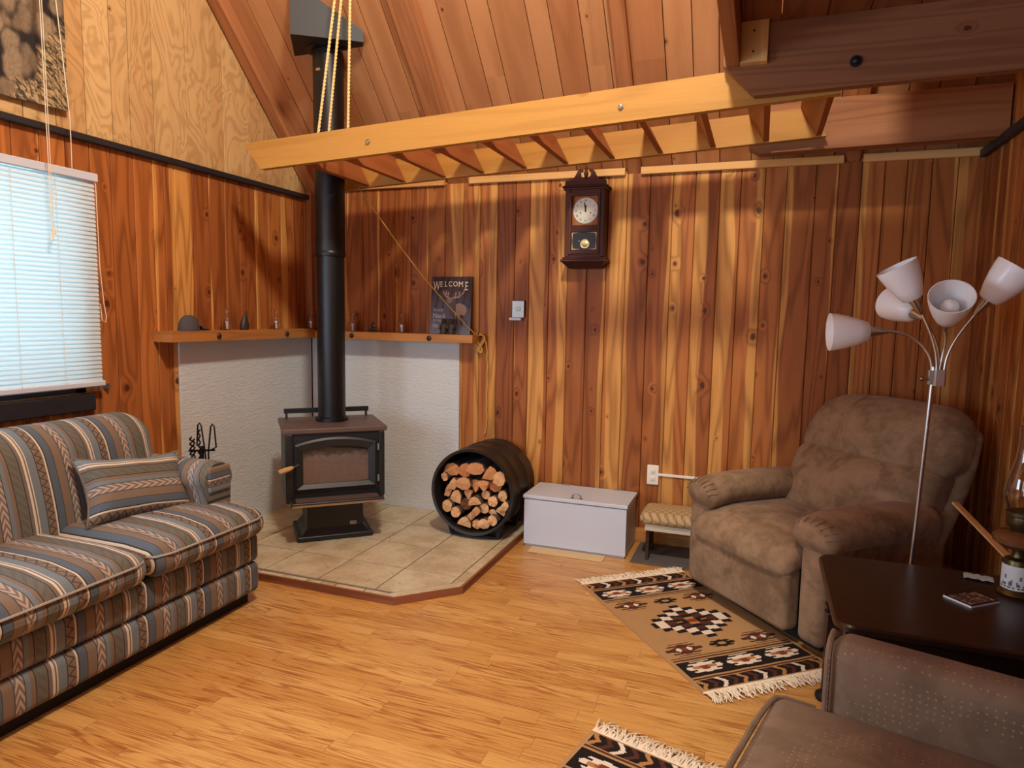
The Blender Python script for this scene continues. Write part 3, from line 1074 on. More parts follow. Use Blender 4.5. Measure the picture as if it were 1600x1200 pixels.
def braid(path, rad, amp, turns):
    out = []
    path = [Vector(p) for p in path]
    seg = [(path[i + 1] - path[i]).length for i in range(len(path) - 1)]
    tot = sum(seg)
    n = int(tot * 110)
    for i in range(n + 1):
        d = tot * i / n
        k = 0
        while k < len(seg) - 1 and d > seg[k]:
            d -= seg[k]
            k += 1
        p = path[k].lerp(path[k + 1], min(1, d / max(seg[k], 1e-6)))
        a = 2 * PI * turns * i / n
        out.append(p + Vector((math.cos(a) * amp, math.sin(a) * amp, 0)))
    return out


def roof_z(y):
    return Z_ROOF - S_ROOF * y - .035


for (p0, p1, lab) in (((.837, -1.04, lz(.837) + .145), (.948, -1.04, 2.996), 'cream braided hoist rope, leftmost of the three above the ladder'),
                      ((.825, -.95, lz(.825) + .06), (.926, -.95, 3.037), 'cream braided hoist rope, middle of the three above the ladder'),
                      ((.959, -.95, lz(.96) + .06), (.981, -.95, 3.03), 'cream braided hoist rope, rightmost of the three above the ladder')):
    p0, p1 = Vector(p0), Vector(p1)
    d = (p1 - p0)
    k = (roof_z(p0.y) - p0.z) / d.z
    end = p0 + d * k
    end.z = roof_z(end.y)
    mb = MB()
    for ph in (0, PI):
        pts = braid([p0, end], .004, .0035, (end - p0).length * 26)
        if ph:
            c0 = [p0.lerp(end, i / (len(pts) - 1)) for i in range(len(pts))]
            pts = [c * 2 - q for c, q in zip(c0, pts)]
        mb.tube(pts, .0048, 6)
    tag(mb.build('hoist_rope', M['rope'], loc=p0, smooth=True), lab, 'rope', 'hoist ropes of the ladder')

rt = thing('tie_off_rope', 'thin yellow rope running from the ladder down to a hook right of the welcome sign', 'rope', (1.36, -.03, 1.26))
mb = W()
A_ = Vector((.669, -.40, 2.186))
B_ = Vector((1.33, -.035, 1.262))
pts = [A_.lerp(B_, i / 30) - Vector((0, 0, .05 * math.sin(PI * i / 30))) for i in range(31)]
mb.tube(pts, .0035, 6)
mb.put('line', M['cord_yellow'], rt, True)
mb = W()
for q in range(3):
    pts = []
    for i in range(21):
        a = 2 * PI * i / 20
        pts.append((1.348 + q * .008 + .026 * math.sin(a) * math.cos(a) * 1.6 + .012 * math.sin(a), -.026 - .006 * q, 1.215 - .004 * q + .058 * math.cos(a)))
    mb.tube(pts, .0036, 6)
mb.put('coil', M['cord_yellow'], rt, True)
mb = W()
pts = [(1.335, -.03, 1.265), (1.355, -.032, 1.275), (1.385, -.028, 1.25), (1.400, -.022, 1.19), (1.404, -.016, 1.05), (1.402, -.014, .85), (1.404, -.014, .70), (1.398, -.014, .62), (1.385, -.016, .595)]
sm = []
for i in range(len(pts) - 1):
    for k in range(6):
        sm.append(Vector(pts[i]).lerp(Vector(pts[i + 1]), k / 6))
mb.tube([p + Vector((.0022 * math.cos(i * 1.6), 0, 0)) for i, p in enumerate(sm)], .0042, 6)
mb.put('tail', M['cord_yellow'], rt, True)
mb = W()
mb.tube([(1.347, 0, 1.262), (1.347, -.03, 1.262), (1.347, -.042, 1.275)], .004, 6)
mb.lathe((1.347, 0, 1.262), [(.012, 0), (.012, .004), (.004, .005)], 10, axis=(0, -1, 0))
mb.put('hook', M['iron'], rt, True)

# ================================================================== HEARTH CORNER
HH = .035
hearth = thing('tiled_hearth', 'beige tiled corner hearth with wooden edging, under the black stove', 'hearth', (0.87, -.7, 0))
HX, HY = 1.752, -1.405
outer = [(0, 0), (0, HY), (1.50, HY), (HX, -1.153), (HX, 0)]


def clip(poly, nx_, ny_, c):      # keep nx*x+ny*y <= c
    out = []
    for i in range(len(poly)):
        a, b = poly[i], poly[(i + 1) % len(poly)]
        da, db = nx_ * a[0] + ny_ * a[1] - c, nx_ * b[0] + ny_ * b[1] - c
        if da <= 0:
            out.append(a)
        if (da < 0 < db) or (db < 0 < da):
            k = da / (da - db)
            out.append((a[0] + (b[0] - a[0]) * k, a[1] + (b[1] - a[1]) * k))
    return out


q2 = math.sqrt(.5)
chc = (1.50 * q2 + 1.405 * q2)


def inset(poly, e):
    poly = clip(poly, 1, 0, HX - e)
    poly = clip(poly, 0, -1, -HY - e)
    return clip(poly, q2, -q2, chc + (.0) - e)


mb = W()
mb.prism((0, 0, 0), (1, 0, 0), (0, 1, 0), [(.002, -.002), (.002, HY + .012), (1.495, HY + .012), (HX - .012, -1.158), (HX - .012, -.002)], (0, 0, HH - .004))
mb.put('base', M['tile_grout'], hearth)
mb = W()
G = .0036


def tile(x0, x1, y0, y1, e, ec=.072):
    poly = [(x0 + G, y0 + G), (x1 - G, y0 + G), (x1 - G, y1 - G), (x0 + G, y1 - G)]
    poly = clip(inset(poly, e), q2, -q2, chc - ec)
    if len(poly) >= 3:
        ar = abs(sum(poly[i][0] * poly[(i + 1) % len(poly)][1] - poly[(i + 1) % len(poly)][0] * poly[i][1] for i in range(len(poly)))) / 2
        if ar > 2e-4:
            mb.prism((0, 0, HH - .006), (1, 0, 0), (0, 1, 0), poly, (0, 0, .006), rc())


gx = [0, .34, .68, 1.02, 1.36, 1.678]
gy = [0, -.02, -.36, -.70, -1.04, -1.352]
for i in range(len(gx) - 1):
    for j in range(len(gy) - 1):
        tile(gx[i], gx[i + 1], gy[j + 1], gy[j], .072)
x = 0.0
seq = [.34, .085, .085, .17, .30, .085, .085, .17, .27]
for w_ in seq + [.4]:
    tile(x, min(x + w_, 1.678), HY, -1.352, .014)
    x += w_
y = 0.0
for w_ in [.28, .09, .06, .06, .09, .30, .085, .32, .2]:
    tile(1.678, HX, y - w_, y, .014)
    y -= w_
cp = clip(inset([(0, HY), (HX, HY), (HX, 0), (0, 0)], .014), -q2, q2, -(chc - .072 + G))
mb.prism((0, 0, HH - .006), (1, 0, 0), (0, 1, 0), cp, (0, 0, .006), rc())
mb.put('tiles', M['tile'], hearth)
mb = W()
pts = [(0, HY), (1.50, HY), (HX, -1.153), (HX, 0)]
inn = [(0, HY + .013), (1.495, HY + .013), (HX - .013, -1.158), (HX - .013, 0)]
for i in range(3):
    a, b, c, d = pts[i], pts[i + 1], inn[i + 1], inn[i]
    mb.prism((0, 0, 0), (1, 0, 0), (0, 1, 0), [a, b, c, d], (0, 0, HH + .003), rc(.5), along=0 if i == 0 else 1)
mb.put('edging', M['edge_wood'], hearth)

# plaster heat shields
for nm, lab, q in (('heat_shield', 'white rough plaster panel on the left wall behind the fire tools', (.001, .016, -1.215, -.02)),
                   ('heat_shield', 'white rough plaster panel on the back wall between stove and log drum', (.02, 1.20, -.016, -.001))):
    mb = MB()
    mb.box(q[0], q[1], q[2], q[3], HH - .002, 1.222, 'z', bev=.002)
    tag(mb.build(nm, M['plaster'], loc=((q[0] + q[1]) / 2, (q[2] + q[3]) / 2, HH)), lab, 'wall panel', 'plaster heat shields')

# corner shelf
shf = thing('corner_shelf', 'narrow cedar corner shelf with black pegs along its front, above the plaster panels', 'shelf', (.06, -.06, 1.22))
SD = .135
mb = W()
mb.prism((0, 0, 1.222), (1, 0, 0), (0, 1, 0), [(.001, -SD), (.001, -1.375), (SD, -1.375), (SD, -SD)], (0, 0, .058), (.2, .3, 0, .5), along=1)
mb.put('board', M['shelf'], shf)
mb = W()
mb.prism((0, 0, 1.214), (1, 0, 0), (0, 1, 0), [(.001, -.001), (.001, -SD), (1.345, -SD), (1.345, -.001)], (0, 0, .052), (.5, .6, 0, .65), along=0)
mb.put('board', M['shelf'], shf)
for c, ax in (((SD, -1.042, 1.250), (1, 0, 0)), ((SD, -.441, 1.250), (1, 0, 0)), ((.437, -SD, 1.241), (0, -1, 0)), ((1.034, -SD, 1.238), (0, -1, 0))):
    mb = W()
    mb.lathe(c, [(.016, 0), (.017, .004), (.013, .010), (.004, .013), (.001, .013)], 14, axis=ax)
    mb.put('peg', M['dark_knot'], shf, True)

# ------------------------------------------------------------------ wood stove (local: x right, -y front)
SA = math.radians(42)
stove = thing('wood_stove', 'black cast wood stove with a glass door on the tiled corner hearth', 'stove', (.75, -.79, HH), SA)
z0 = -HH


def sb(name, lo, hi, mat, r=.006, parent=None):
    mb = MB()
    mb.rbox((lo[0], lo[1], lo[2] + z0), (hi[0], hi[1], hi[2] + z0), r, k=2)
    return mb.build(name, M[mat], parent or stove, True, 30)


sb('base_plate', (-.225, -.005, .0365), (.225, .36, .070), 'black_metal', .012)
mb = MB()
mb.loft([[(-.20, .005, .068 + z0), (.20, .005, .068 + z0), (.20, .35, .068 + z0), (-.20, .35, .068 + z0)],
         [(-.165, .02, .11 + z0), (.165, .02, .11 + z0), (.165, .34, .11 + z0), (-.165, .34, .11 + z0)],
         [(-.165, .02, .30 + z0), (.165, .02, .30 + z0), (.165, .34, .30 + z0), (-.165, .34, .30 + z0)]])
ped = mb.build('pedestal', M['black_metal'], stove)
mb = MB()
mb.box(.085, .125, .0165, .021, .115 + z0, .137 + z0, 'x')
mb.build('badge', M['dull_steel'], ped)
sb('body', (-.285, -.035, .285), (.285, .42, .70), 'black_metal', .008)
sb('top_plate', (-.30, -.05, .695), (.30, .435, .725), 'stove_top', .006)
# rear rail
mb = MB()
mb.tube([(-.25, .40, .725 + z0), (-.25, .41, .765 + z0), (-.25, .41, .775 + z0)], .008, 8)
mb.tube([(.25, .40, .725 + z0), (.25, .41, .765 + z0), (.25, .41, .775 + z0)], .008, 8)
mb.box(-.265, .265, .395, .41, .755 + z0, .785 + z0, 'x')
mb.build('rear_rail', M['black_metal'], stove)
# door frame with arched top
def arch(w, zb, zs, zt, n=14):
    pts = [(-w, zb), (w, zb)]
    for i in range(n + 1):
        a = 1 - 2 * i / n
        pts.append((a * w, zs + (zt - zs) * (1 - a * a)))
    return pts


od, idr = arch(.235, .365, .635, .672), arch(.188, .398, .592, .617)
mb = MB()
n = len(od)
yo, yi = -.062, -.048
for i in range(n):
    j = (i + 1) % n
    A, B, C, D = od[i], od[j], idr[j], idr[i]
    mb.poly([(A[0], -.036, A[1] + z0), (B[0], -.036, B[1] + z0), (B[0], yo + .006, B[1] + z0), (A[0], yo + .006, A[1] + z0)])
    k = .22
    E1 = (A[0] + (D[0] - A[0]) * k, A[1] + (D[1] - A[1]) * k)
    E2 = (B[0] + (C[0] - B[0]) * k, B[1] + (C[1] - B[1]) * k)
    mb.poly([(A[0], yo + .006, A[1] + z0), (B[0], yo + .006, B[1] + z0), (E2[0], yo, E2[1] + z0), (E1[0], yo, E1[1] + z0)])
    mb.poly([(E1[0], yo, E1[1] + z0), (E2[0], yo, E2[1] + z0), (C[0], yi, C[1] + z0), (D[0], yi, D[1] + z0)])
    mb.poly([(D[0], yi, D[1] + z0), (C[0], yi, C[1] + z0), (C[0], -.030, C[1] + z0), (D[0], -.030, D[1] + z0)])
door = mb.build('door', M['black_metal'], stove)
mb = MB()
mb.prism((0, -.039, z0), (1, 0, 0), (0, 0, 1), idr, (0, -.004, 0))
mb.build('glass_pane', M['glass'], door)
mb = MB()
mb.prism((0, -.034, z0), (1, 0, 0), (0, 0, 1), idr, (0, -.003, 0))
mb.build('firebox_back', M['firebrick'], door)
mb = MB()
mb.tube([(-.215, -.062, .520 + z0), (-.24, -.085, .514 + z0), (-.25, -.09, .512 + z0)], .005, 8)
hd = mb.build('handle', M['dull_steel'], door, True)
mb = MB()
mb.lathe((-.245, -.088, .513 + z0), [(.006, 0), (.012, .01), (.0145, .035), (.0145, .075), (.011, .085), (.001, .086)], 14, axis=(-.93, -.25, -.24))
mb.build('grip', M['light_stick'], hd, True)
for zz in (.41, .60):
    mb = MB()
    mb.tube([(.247, -.05, zz - .02 + z0), (.247, -.05, zz + .02 + z0)], .007, 8)
    mb.build('hinge', M['dull_steel'], door, True)
sb('side_post', (-.285, -.05, .30), (-.242, -.03, .695), 'black_metal', .006)
sb('side_post', (.25, -.05, .30), (.285, -.03, .695), 'black_metal', .006)
lip = sb('ash_lip', (-.265, -.15, .288), (.265, -.035, .315), 'black_metal', .010)
mb = MB()
mb.box(-.26, .26, -.154, -.148, .290 + z0, .302 + z0, 'x')
mb.build('bright_edge', M['steel'], lip)
mb = MB()
mb.box(-.235, .235, -.135, -.045, .3145 + z0, .317 + z0, 'x')
mb.build('worn_top', M['stove_top'], lip)

# flue pipe and ceiling box
PX, PY = .595, -.60
fl = thing('flue_pipe', 'tall straight black flue pipe rising from the stove to the ceiling box', 'stove pipe', (PX, PY, .725))
for (za, zb, r) in ((.725, 1.75, .084), (1.75, 2.93, .090)):
    mb = W()
    mb.lathe((PX, PY, za), [(r, 0), (r, zb - za)], 32, caps=True)
    mb.put('pipe_section', M['flue'], fl, True)
mb = W()
mb.lathe((PX, PY, 1.735), [(.091, 0), (.0935, .008), (.0935, .022), (.091, .03)], 32)
mb.put('collar', M['flue'], fl, True)
mb = W()
mb.lathe((PX, PY, .726), [(.10, 0), (.10, .02), (.086, .026)], 32)
mb.put('collar', M['flue'], fl, True)
mb = W()
mb.box(PX - .02, PX + .005, PY - .094, PY - .088, 2.80, 2.815)
mb.put('clip', M['steel'], fl)
cb = thing('flue_ceiling_box', 'square dark metal ceiling box where the flue pipe meets the roof', 'ceiling box', (PX, PY, 2.94), math.radians(34))
hw = .20
mb = MB()
mb.loft([[(-hw, -hw, 0), (hw, -hw, 0), (hw, hw, 0), (-hw, hw, 0)], [(-hw, -hw, 1.0), (hw, -hw, 1.0), (hw, hw, 1.0), (-hw, hw, 1.0)]])
mb.build('shell', M['box_grey'], cb)
mb = MB()
mb.lathe((0, 0, -.006), [(.13, .006), (.13, 0), (.095, 0), (.095, .006)], 32, caps=False)
mb.build('trim_ring', M['flue'], cb, True)

# ------------------------------------------------------------------ log drum and logs
DX, DZ, DR = 1.495, .325, .262
dr = thing('log_drum', 'dark round steel drum on its side holding firewood, right of the stove', 'log holder', (DX, -.25, HH))
mb = W()
NQ = 48


def ringc(r, y):
    return [(DX + r * math.sin(2 * PI * k / NQ), y, DZ + r * math.cos(2 * PI * k / NQ)) for k in range(NQ)]


secs = [(DR - .012, -.47), (DR + .004, -.475), (DR + .006, -.465), (DR + .002, -.458), (DR, -.36), (DR + .007, -.345), (DR, -.33), (DR, -.20), (DR + .007, -.185), (DR, -.17), (DR, -.045), (DR - .01, -.04)]
mb.loft([ringc(r, y) for r, y in secs], cap=False)
mb.loft([ringc(r, y) for r, y in ((DR - .012, -.47), (DR - .012, -.05), (.01, -.05))], cap=False)
mb.loft([ringc(r, y) for r, y in ((DR - .01, -.04), (.01, -.04))], cap=False)
mb.put('drum', M['drum'], dr, True, 35)
for yy in (-.40, -.10):
    mb = W()
    mb.prism((0, yy, 0), (1, 0, 0), (0, 0, 1), [(DX - .16, HH + .0006), (DX + .16, HH + .0006), (DX + .195, .14), (DX + .19, .15), (DX + .14, .115), (DX + .145, HH + .016), (DX - .145, HH + .016), (DX - .14, .115), (DX - .19, .15), (DX - .195, .14)], (0, -.02, 0))
    mb.put('cradle', M['iron'], dr)

CS = .000690     # metres per unit of the measured layout below


def lpos(cx, cy):
    return DX + (cx - 955) * CS, DZ - (cy - 492) * CS


logs = [
    (725, 320, 150, 112, 'slab', .25, 'reddish split log, far left of the top row in the black drum'),
    (865, 312, 125, 120, 'slab', .10, 'orange split log, second from left in the top row of the drum'),
    (975, 285, 165, 105, 'slab', .35, 'wide split log lying highest in the drum, grey bark on its back'),
    (1105, 312, 140, 118, 'wedge', .30, 'orange split log in the top row, left of the pale end log'),
    (1222, 340, 108, 128, 'slab', .75, 'pale broad split log at the right end of the top row in the drum'),
    (672, 388, 62, 74, 'round', .70, 'small pale round stick squeezed at the far left below the top row'),
    (747, 447, 100, 104, 'wedge', .85, 'pale triangular split log at the left of the second row in the drum'),
    (855, 432, 140, 112, 'slab', .55, 'wide split log with curved grain in the second row of the drum'),
    (955, 452, 84, 112, 'wedge2', .30, 'narrow orange wedge log pointing down in the second row'),
    (1050, 432, 96, 92, 'wedge2', .30, 'orange wedge log in the second row, left of the reddest log'),
    (1150, 432, 112, 105, 'slab', .10, 'reddest split log, at the right of the second row in the drum'),
    (690, 517, 74, 110, 'wedge', .45, 'orange triangular log against the left side of the drum at mid height'),
    (778, 562, 100, 124, 'half', .75, 'cracked half round log at mid height near the left side of the drum'),
    (886, 540, 72, 92, 'wedge2', .45, 'small orange wedge log in the centre, above the dark ended log'),
    (968, 577, 112, 78, 'half', .85, 'pale half log in the very middle of the drum'),
    (1062, 520, 72, 76, 'round', .80, 'small round log under the orange wedge logs, right of centre'),
    (1138, 567, 86, 90, 'round', .85, 'round log with pale end, second from the right at mid height'),
    (1226, 510, 78, 92, 'round', .95, 'greyish pale round log against the right side, upper of two there'),
    (1268, 602, 82, 84, 'wedge', .95, 'knotty pale split log touching the right side of the drum'),
    (712, 645, 90, 108, 'round', .80, 'large round log at the lower left side of the drum'),
    (790, 697, 86, 90, 'round', .65, 'round orange ended log low in the drum, next to the lower left one'),
    (872, 625, 98, 96, 'round', .0, 'round log with a dark sooty end left of the centre'),
    (985, 662, 92, 78, 'wedge', .50, 'jagged brown split log just below the middle of the drum'),
    (1054, 640, 84, 86, 'round', .85, 'round log right of the jagged one, below the middle of the drum'),
    (1134, 672, 80, 62, 'half', .85, 'small half log between two round logs at the lower right'),
    (1216, 640, 84, 90, 'half', .90, 'pale half round log low on the right side of the drum'),
    (917, 727, 92, 72, 'wedge', .60, 'brown split log low in the drum, above the pale bottom half log'),
    (868, 790, 122, 88, 'half', .95, 'palest half round log, bottom left of the drum'),
    (981, 795, 80, 84, 'round', .75, 'round log at the very bottom of the drum'),
    (1063, 772, 108, 88, 'slab', .90, 'pale ragged split log with bark, bottom row right of the round one'),
    (1167, 747, 84, 90, 'round', .80, 'round log with clean cut end at the lower right of the drum'),
]
for (cx, cy, w_, h_, kind, tone, lab) in logs:
    X, Z = lpos(cx, cy)
    a, b = w_ * CS * .535, h_ * CS * .535
    rnd = random.Random(int(cx * 31 + cy))
    if kind == 'round':
        ol = [(a * math.cos(2 * PI * k / 14) * rnd.uniform(.95, 1.04), b * math.sin(2 * PI * k / 14) * rnd.uniform(.95, 1.04)) for k in range(14)]
        bark = [True] * 14
    elif kind == 'half':
        ol = [(a * math.cos(PI * k / 9), -b * .8 + b * 1.75 * math.sin(PI * k / 9)) for k in range(10)]
        bark = [True] * 9 + [False]
        ro = rnd.choice([-.5, .2, -.2])
        ol = [(x * math.cos(ro) - y * math.sin(ro), x * math.sin(ro) + y * math.cos(ro)) for x, y in ol]
    elif kind == 'slab':
        ol = [(-a, -b * .55), (-a * .2, -b), (a * .6, -b * .8), (a, -b * .1), (a * .75, b * .75), (a * .2, b), (-a * .5, b * .8), (-a * .95, b * .2)]
        bark = [False, False, False, True, True, True, False, False]
    elif kind == 'wedge':
        ol = [(-a, -b * .9), (a * .3, -b), (a, b * .1), (a * .7, b * .7), (a * .1, b), (-a * .5, b * .3)]
        bark = [False, False, True, True, False, False]
    else:
        ol = [(a * .1, -b), (a * .6, -b * .5), (a, b * .4), (a * .8, b * .9), (0, b), (-a * .8, b * .85), (-a, b * .3)]
        bark = [False, False, False, True, True, True, False]
    ol = [(x + rnd.uniform(-.03, .03) * a, y + rnd.uniform(-.03, .03) * b) for x, y in ol]
    # keep inside the drum
    yf = -.455 + rnd.uniform(0, .05)
    rr = max(math.hypot(X + x - DX, Z + y - DZ) for x, y in ol)
    if rr > DR - .02:
        k = (rr - (DR - .02))
        d = math.hypot(X - DX, Z - DZ)
        X -= (X - DX) / d * k
        Z -= (Z - DZ) / d * k
    col = (tone, rnd.uniform(.2, .9) if tone > 0 else -1.2, 0, 1)
    mb = MB()
    n = len(ol)
    jit = [rnd.uniform(-.006, .006) for _ in ol]
    f0 = [mb.vert((x, jit[i], y)) for i, (x, y) in enumerate(ol)]
    f1 = [mb.vert((x * .97, .33, y * .97)) for x, y in ol]
    ctr = mb.vert((0, rnd.uniform(-.008, .004), 0))
    off = (rnd.uniform(-.02, .02), rnd.uniform(-.02, .02)) if kind == 'round' else (rnd.uniform(-.05, .05), -b)
    if kind == 'round':
        off = (0, 0)
    for i in range(n):
        j = (i + 1) % n
        mb.face([f0[i], f0[j], ctr], [(ol[i][0] + off[0], ol[i][1] + off[1]), (ol[j][0] + off[0], ol[j][1] + off[1]), off], col)
        mb.face([f0[j], f0[i], f1[i], f1[j]], [(i * .02, 0), (j * .02, 0), (j * .02, .3), (i * .02, .3)], col, 1 if bark[i] else 0)
    mb.face(f1, None, col)
    o = mb.build('split_log' if kind != 'round' else 'round_log', [M['logwood'], M['bark']])
    o.location = (X, yf, Z)
    tag(o, lab, 'log', 'firewood in the drum')

# ------------------------------------------------------------------ fire tools behind the sofa arm
ft = thing('fire_tool_set', 'black wrought iron fire tool set standing between sofa arm and plaster panel', 'fire tools', (.24, -1.30, HH))
mb = W()
mb.lathe((.24, -1.30, HH), [(.09, 0), (.09, .012), (.02, .02), (.012, .03), (.012, .60), (.009, .62)], 16)
mb.tube([(.15, -1.30, .62), (.33, -1.30, .64)], .006, 6)
mb.put('stand', M['iron'], ft, True)
mb = W()
for sx in (-1, 1):
    c = .285 + sx * .045
    mb.tube([(.292 + sx * .005, -1.31, .50), (.285 + sx * .012, -1.31, .63), (c - sx * .012, -1.31, .77), (c, -1.31, .785), (c + sx * .012, -1.31, .772), (c + sx * .022, -1.31, .66), (.285 + sx * .015, -1.31, .635)], .0045, 6)
mb.tube([(.288, -1.31, .52), (.288, -1.31, .12)], .008, 6)
mb.put('tongs', M['iron'], ft, True)
for k, (xx, zt) in enumerate([(.165, .70), (.185, .69), (.225, .745)]):
    mb = W()
    pts = []
    for i in range(30):
        a = i * 1.1
        pts.append((xx + .005 * math.cos(a), -1.30 + .005 * math.sin(a), .56 + (zt - .56) * i / 29))
    mb.tube(pts, .005, 6)
    mb.tube([(xx, -1.30, .58), (xx, -1.30, .12)], .005, 6)
    mb.put(('poker', 'shovel', 'brush')[k], M['iron'], ft, True)

# ------------------------------------------------------------------ things on the shelf
SZ = 1.281
cap = thing('cap', 'dark grey peaked cap at the left end of the corner shelf', 'cap', (.075, -1.19, SZ))
mb = W()
cc = Vector((.075, -1.20, SZ))
rings = []
for i in range(9):
    q = i / 8
    h = .088 * math.sin(q * PI / 2 * .98 + .03)
    r = .058 * math.cos(q * PI / 2 * .9)
    if i == 0:
        h = 0.0
    rings.append([cc + Vector((r * .85 * math.cos(2 * PI * k / 20), r * 1.1 * math.sin(2 * PI * k / 20), h)) for k in range(20)])
mb.loft(rings)
mb.put('crown', M['cap_felt'], cap, True, 60)
mb = W()
top, bot = [], []
for i in range(9):
    a = -PI / 2 + PI * i / 8
    for lst, dz in ((top, .006), (bot, 0.0)):
        lst.append(((.075 + .05 * math.sin(a)), -1.150 + .088 * math.cos(a), SZ + dz + .012 * (1 - math.cos(a) * .9)))
for i in range(8):
    mb.poly([top[i], top[i + 1], (top[i + 1][0], -1.16, SZ + .028), (top[i][0], -1.16, SZ + .028)])
    mb.poly([bot[i + 1], bot[i], (bot[i][0], -1.16, SZ + .022), (bot[i + 1][0], -1.16, SZ + .022)])
    mb.poly([bot[i], bot[i + 1], top[i + 1], top[i]])
mb.put('brim', M['cap_felt'], cap, True, 60)


def bottle(x, y, z, lab):
    b = thing('glass_bottle', lab, 'bottle', (x, y, z), group='small clear bottles on the corner shelf')
    mb = MB()
    prof = [(.001, .001), (.026, 0), (.029, .004), (.030, .06), (.026, .075), (.012, .086), (.0105, .105), (.013, .108), (.013, .113)]
    mb.lathe((0, 0, 0), prof + [(r - .0025, h) for r, h in reversed(prof[1:])] + [(.001, .004)], 20, caps=False)
    mb.build('vessel', M['glass'], b, True)
    mb = MB()
    mb.lathe((0, 0, .102), [(.0085, 0), (.0095, .012), (.012, .016), (.010, .026), (.004, .03), (.001, .03)], 14)
    mb.build('stopper', M['glass'], b, True)
    mb = MB()
    mb.box(-.007, .007, -.004, .004, .006, .055, 'z', bev=.002)
    mb.build('paper_slip', M['oil_label'], b)
    return b


b0 = bottle(.07, -.905, SZ, 'small clear bottle between the cap and the upright bird figurine')
for (x, y, z, lab) in ((.07, -.465, SZ, 'small clear bottle right of the upright bird figurine, left of the flue pipe'),
                       (.075, -.10, SZ - .002, 'small clear bottle in the shelf corner, just left of the flue pipe'),
                       (.405, -.075, 1.267, 'small clear bottle just right of the flue pipe'),
                       (.795, -.075, 1.267, 'small clear bottle between the tiny dark figurine and the welcome sign')):
    c = b0.copy()
    COL.objects.link(c)
    c.location = (x, y, z)
    c['label'] = lab
    for ch in list(b0.children):
        d = ch.copy()
        COL.objects.link(d)
        d.parent = c

mb = MB()
cen = [(0, 0, 0, .030), (0, 0, .025, .034), (0, .002, .05, .027), (.0, .004, .068, .019), (0, .006, .080, .016), (0, .012, .092, .010), (0, .02, .106, .006), (0, .026, .118, .002)]
mb.loft([[(c[0] + c[3] * .7 * math.cos(2 * PI * k / 12), c[1] + c[3] * math.sin(2 * PI * k / 12), c[2]) for k in range(12)] for c in cen])
o = mb.build('bird_figurine', M['figurine'], None, True, 60)
o.location = (.075, -.765, SZ)
tag(o, 'dark bird figurine with raised beak on the left arm of the shelf', 'figurine')
mb = MB()
mb.tube([(-.045, 0, .012), (-.02, 0, .016), (.0, 0, .02), (.02, 0, .018), (.04, 0, .008)], [.004, .013, .016, .012, .003], 10)
mb.tube([(-.012, 0, .025), (-.016, 0, .05), (-.004, 0, .064), (.006, 0, .058)], [.010, .007, .009, .004], 8)
o = mb.build('duck_figurine', M['figurine'], None, True, 60)
o.location = (.58, -.085, 1.267)
tag(o, 'tiny dark bird figurine on the shelf between two clear bottles right of the flue', 'figurine')
bear = thing('bear_figurine', 'pair of dark bear cubs standing before the welcome sign on the shelf', 'figurine', (1.155, -.105, 1.267))
for sx in (-1, 1):
    mb = MB()
    x0 = sx * .028
    cen = [(x0, 0, 0, .024), (x0, 0, .03, .027), (x0, 0, .06, .024), (x0 * .95, 0, .074, .015)]
    mb.loft([[(c[0] + c[3] * math.cos(2 * PI * k / 14), c[1] + c[3] * .8 * math.sin(2 * PI * k / 14), c[2]) for k in range(14)] for c in cen])
    mb.tube([(x0, 0, .070), (x0, -.004, .086), (x0, -.004, .10)], [.012, .019, .008], 12)
    mb.tube([(x0, -.012, .083), (x0, -.026, .081)], [.009, .005], 8)
    for e in (-1, 1):
        mb.tube([(x0 + e * .013, 0, .094), (x0 + e * .016, 0, .104)], [.006, .003], 8)
        mb.tube([(x0 + e * .02, -.01, .058), (x0 + e * .022, -.024, .035)], [.009, .007], 8)
        mb.tube([(x0 + e * .012, -.008, .010), (x0 + e * .014, -.028, .006)], [.011, .007], 8)
    mb.build('cub', M['bear'], bear, True, 60)


# ------------------------------------------------------------------ raster helper for flat printed and woven things
def raster(w, h, nx, ny, fn, put):
    mb = MB()
    ids = [[mb.vert(put(i / nx * w, j / ny * h)) for j in range(ny + 1)] for i in range(nx + 1)]
    for i in range(nx):
        for j in range(ny):
            c = fn((i + .5) / nx, (j + .5) / ny)
            mb.face([ids[i][j], ids[i + 1][j], ids[i + 1][j + 1], ids[i][j + 1]], None, c)
    return mb


def text_mesh(name, body, size, mat, parent, loc, rot=(PI / 2, 0, 0), sx=1.0, sy=1.0, ext=.0006, align='LEFT', serif=()):
    cu = bpy.data.curves.new(name, 'FONT')
    cu.body = body
    cu.size = size
    cu.extrude = ext
    cu.align_x = align
    tmp = bpy.data.objects.new(name + '_outline', cu)
    COL.objects.link(tmp)
    bpy.context.view_layer.update()
    src = bpy.data.meshes.new_from_object(tmp.evaluated_get(bpy.context.evaluated_depsgraph_get()))
    mb = MB()
    for v_ in src.vertices:
        mb.vert(v_.co)
    for p_ in src.polygons:
        mb.face(list(p_.vertices))
    for (xa, xb, ya, yb) in serif:
        mb.poly([(xa * size, ya * size, ext * 1.2), (xb * size, ya * size, ext * 1.2), (xb * size, yb * size, ext * 1.2), (xa * size, yb * size, ext * 1.2)])
    bpy.data.objects.remove(tmp)
    bpy.data.curves.remove(cu)
    bpy.data.meshes.remove(src)
    o = mb.build(name, M[mat], parent)
    o.location = loc
    o.rotation_euler = rot
    o.scale = (sx, sy, 1)
    return o


sign = thing('welcome_sign', 'dark printed WELCOME sign with an elk, leaning on the wall above the shelf', 'sign', (1.0, -.055, 1.267))
SW_, SH_ = .295, .38


def lerp3(a, b, t):
    return tuple(a[i] + (b[i] - a[i]) * t for i in range(3)) + (1,)


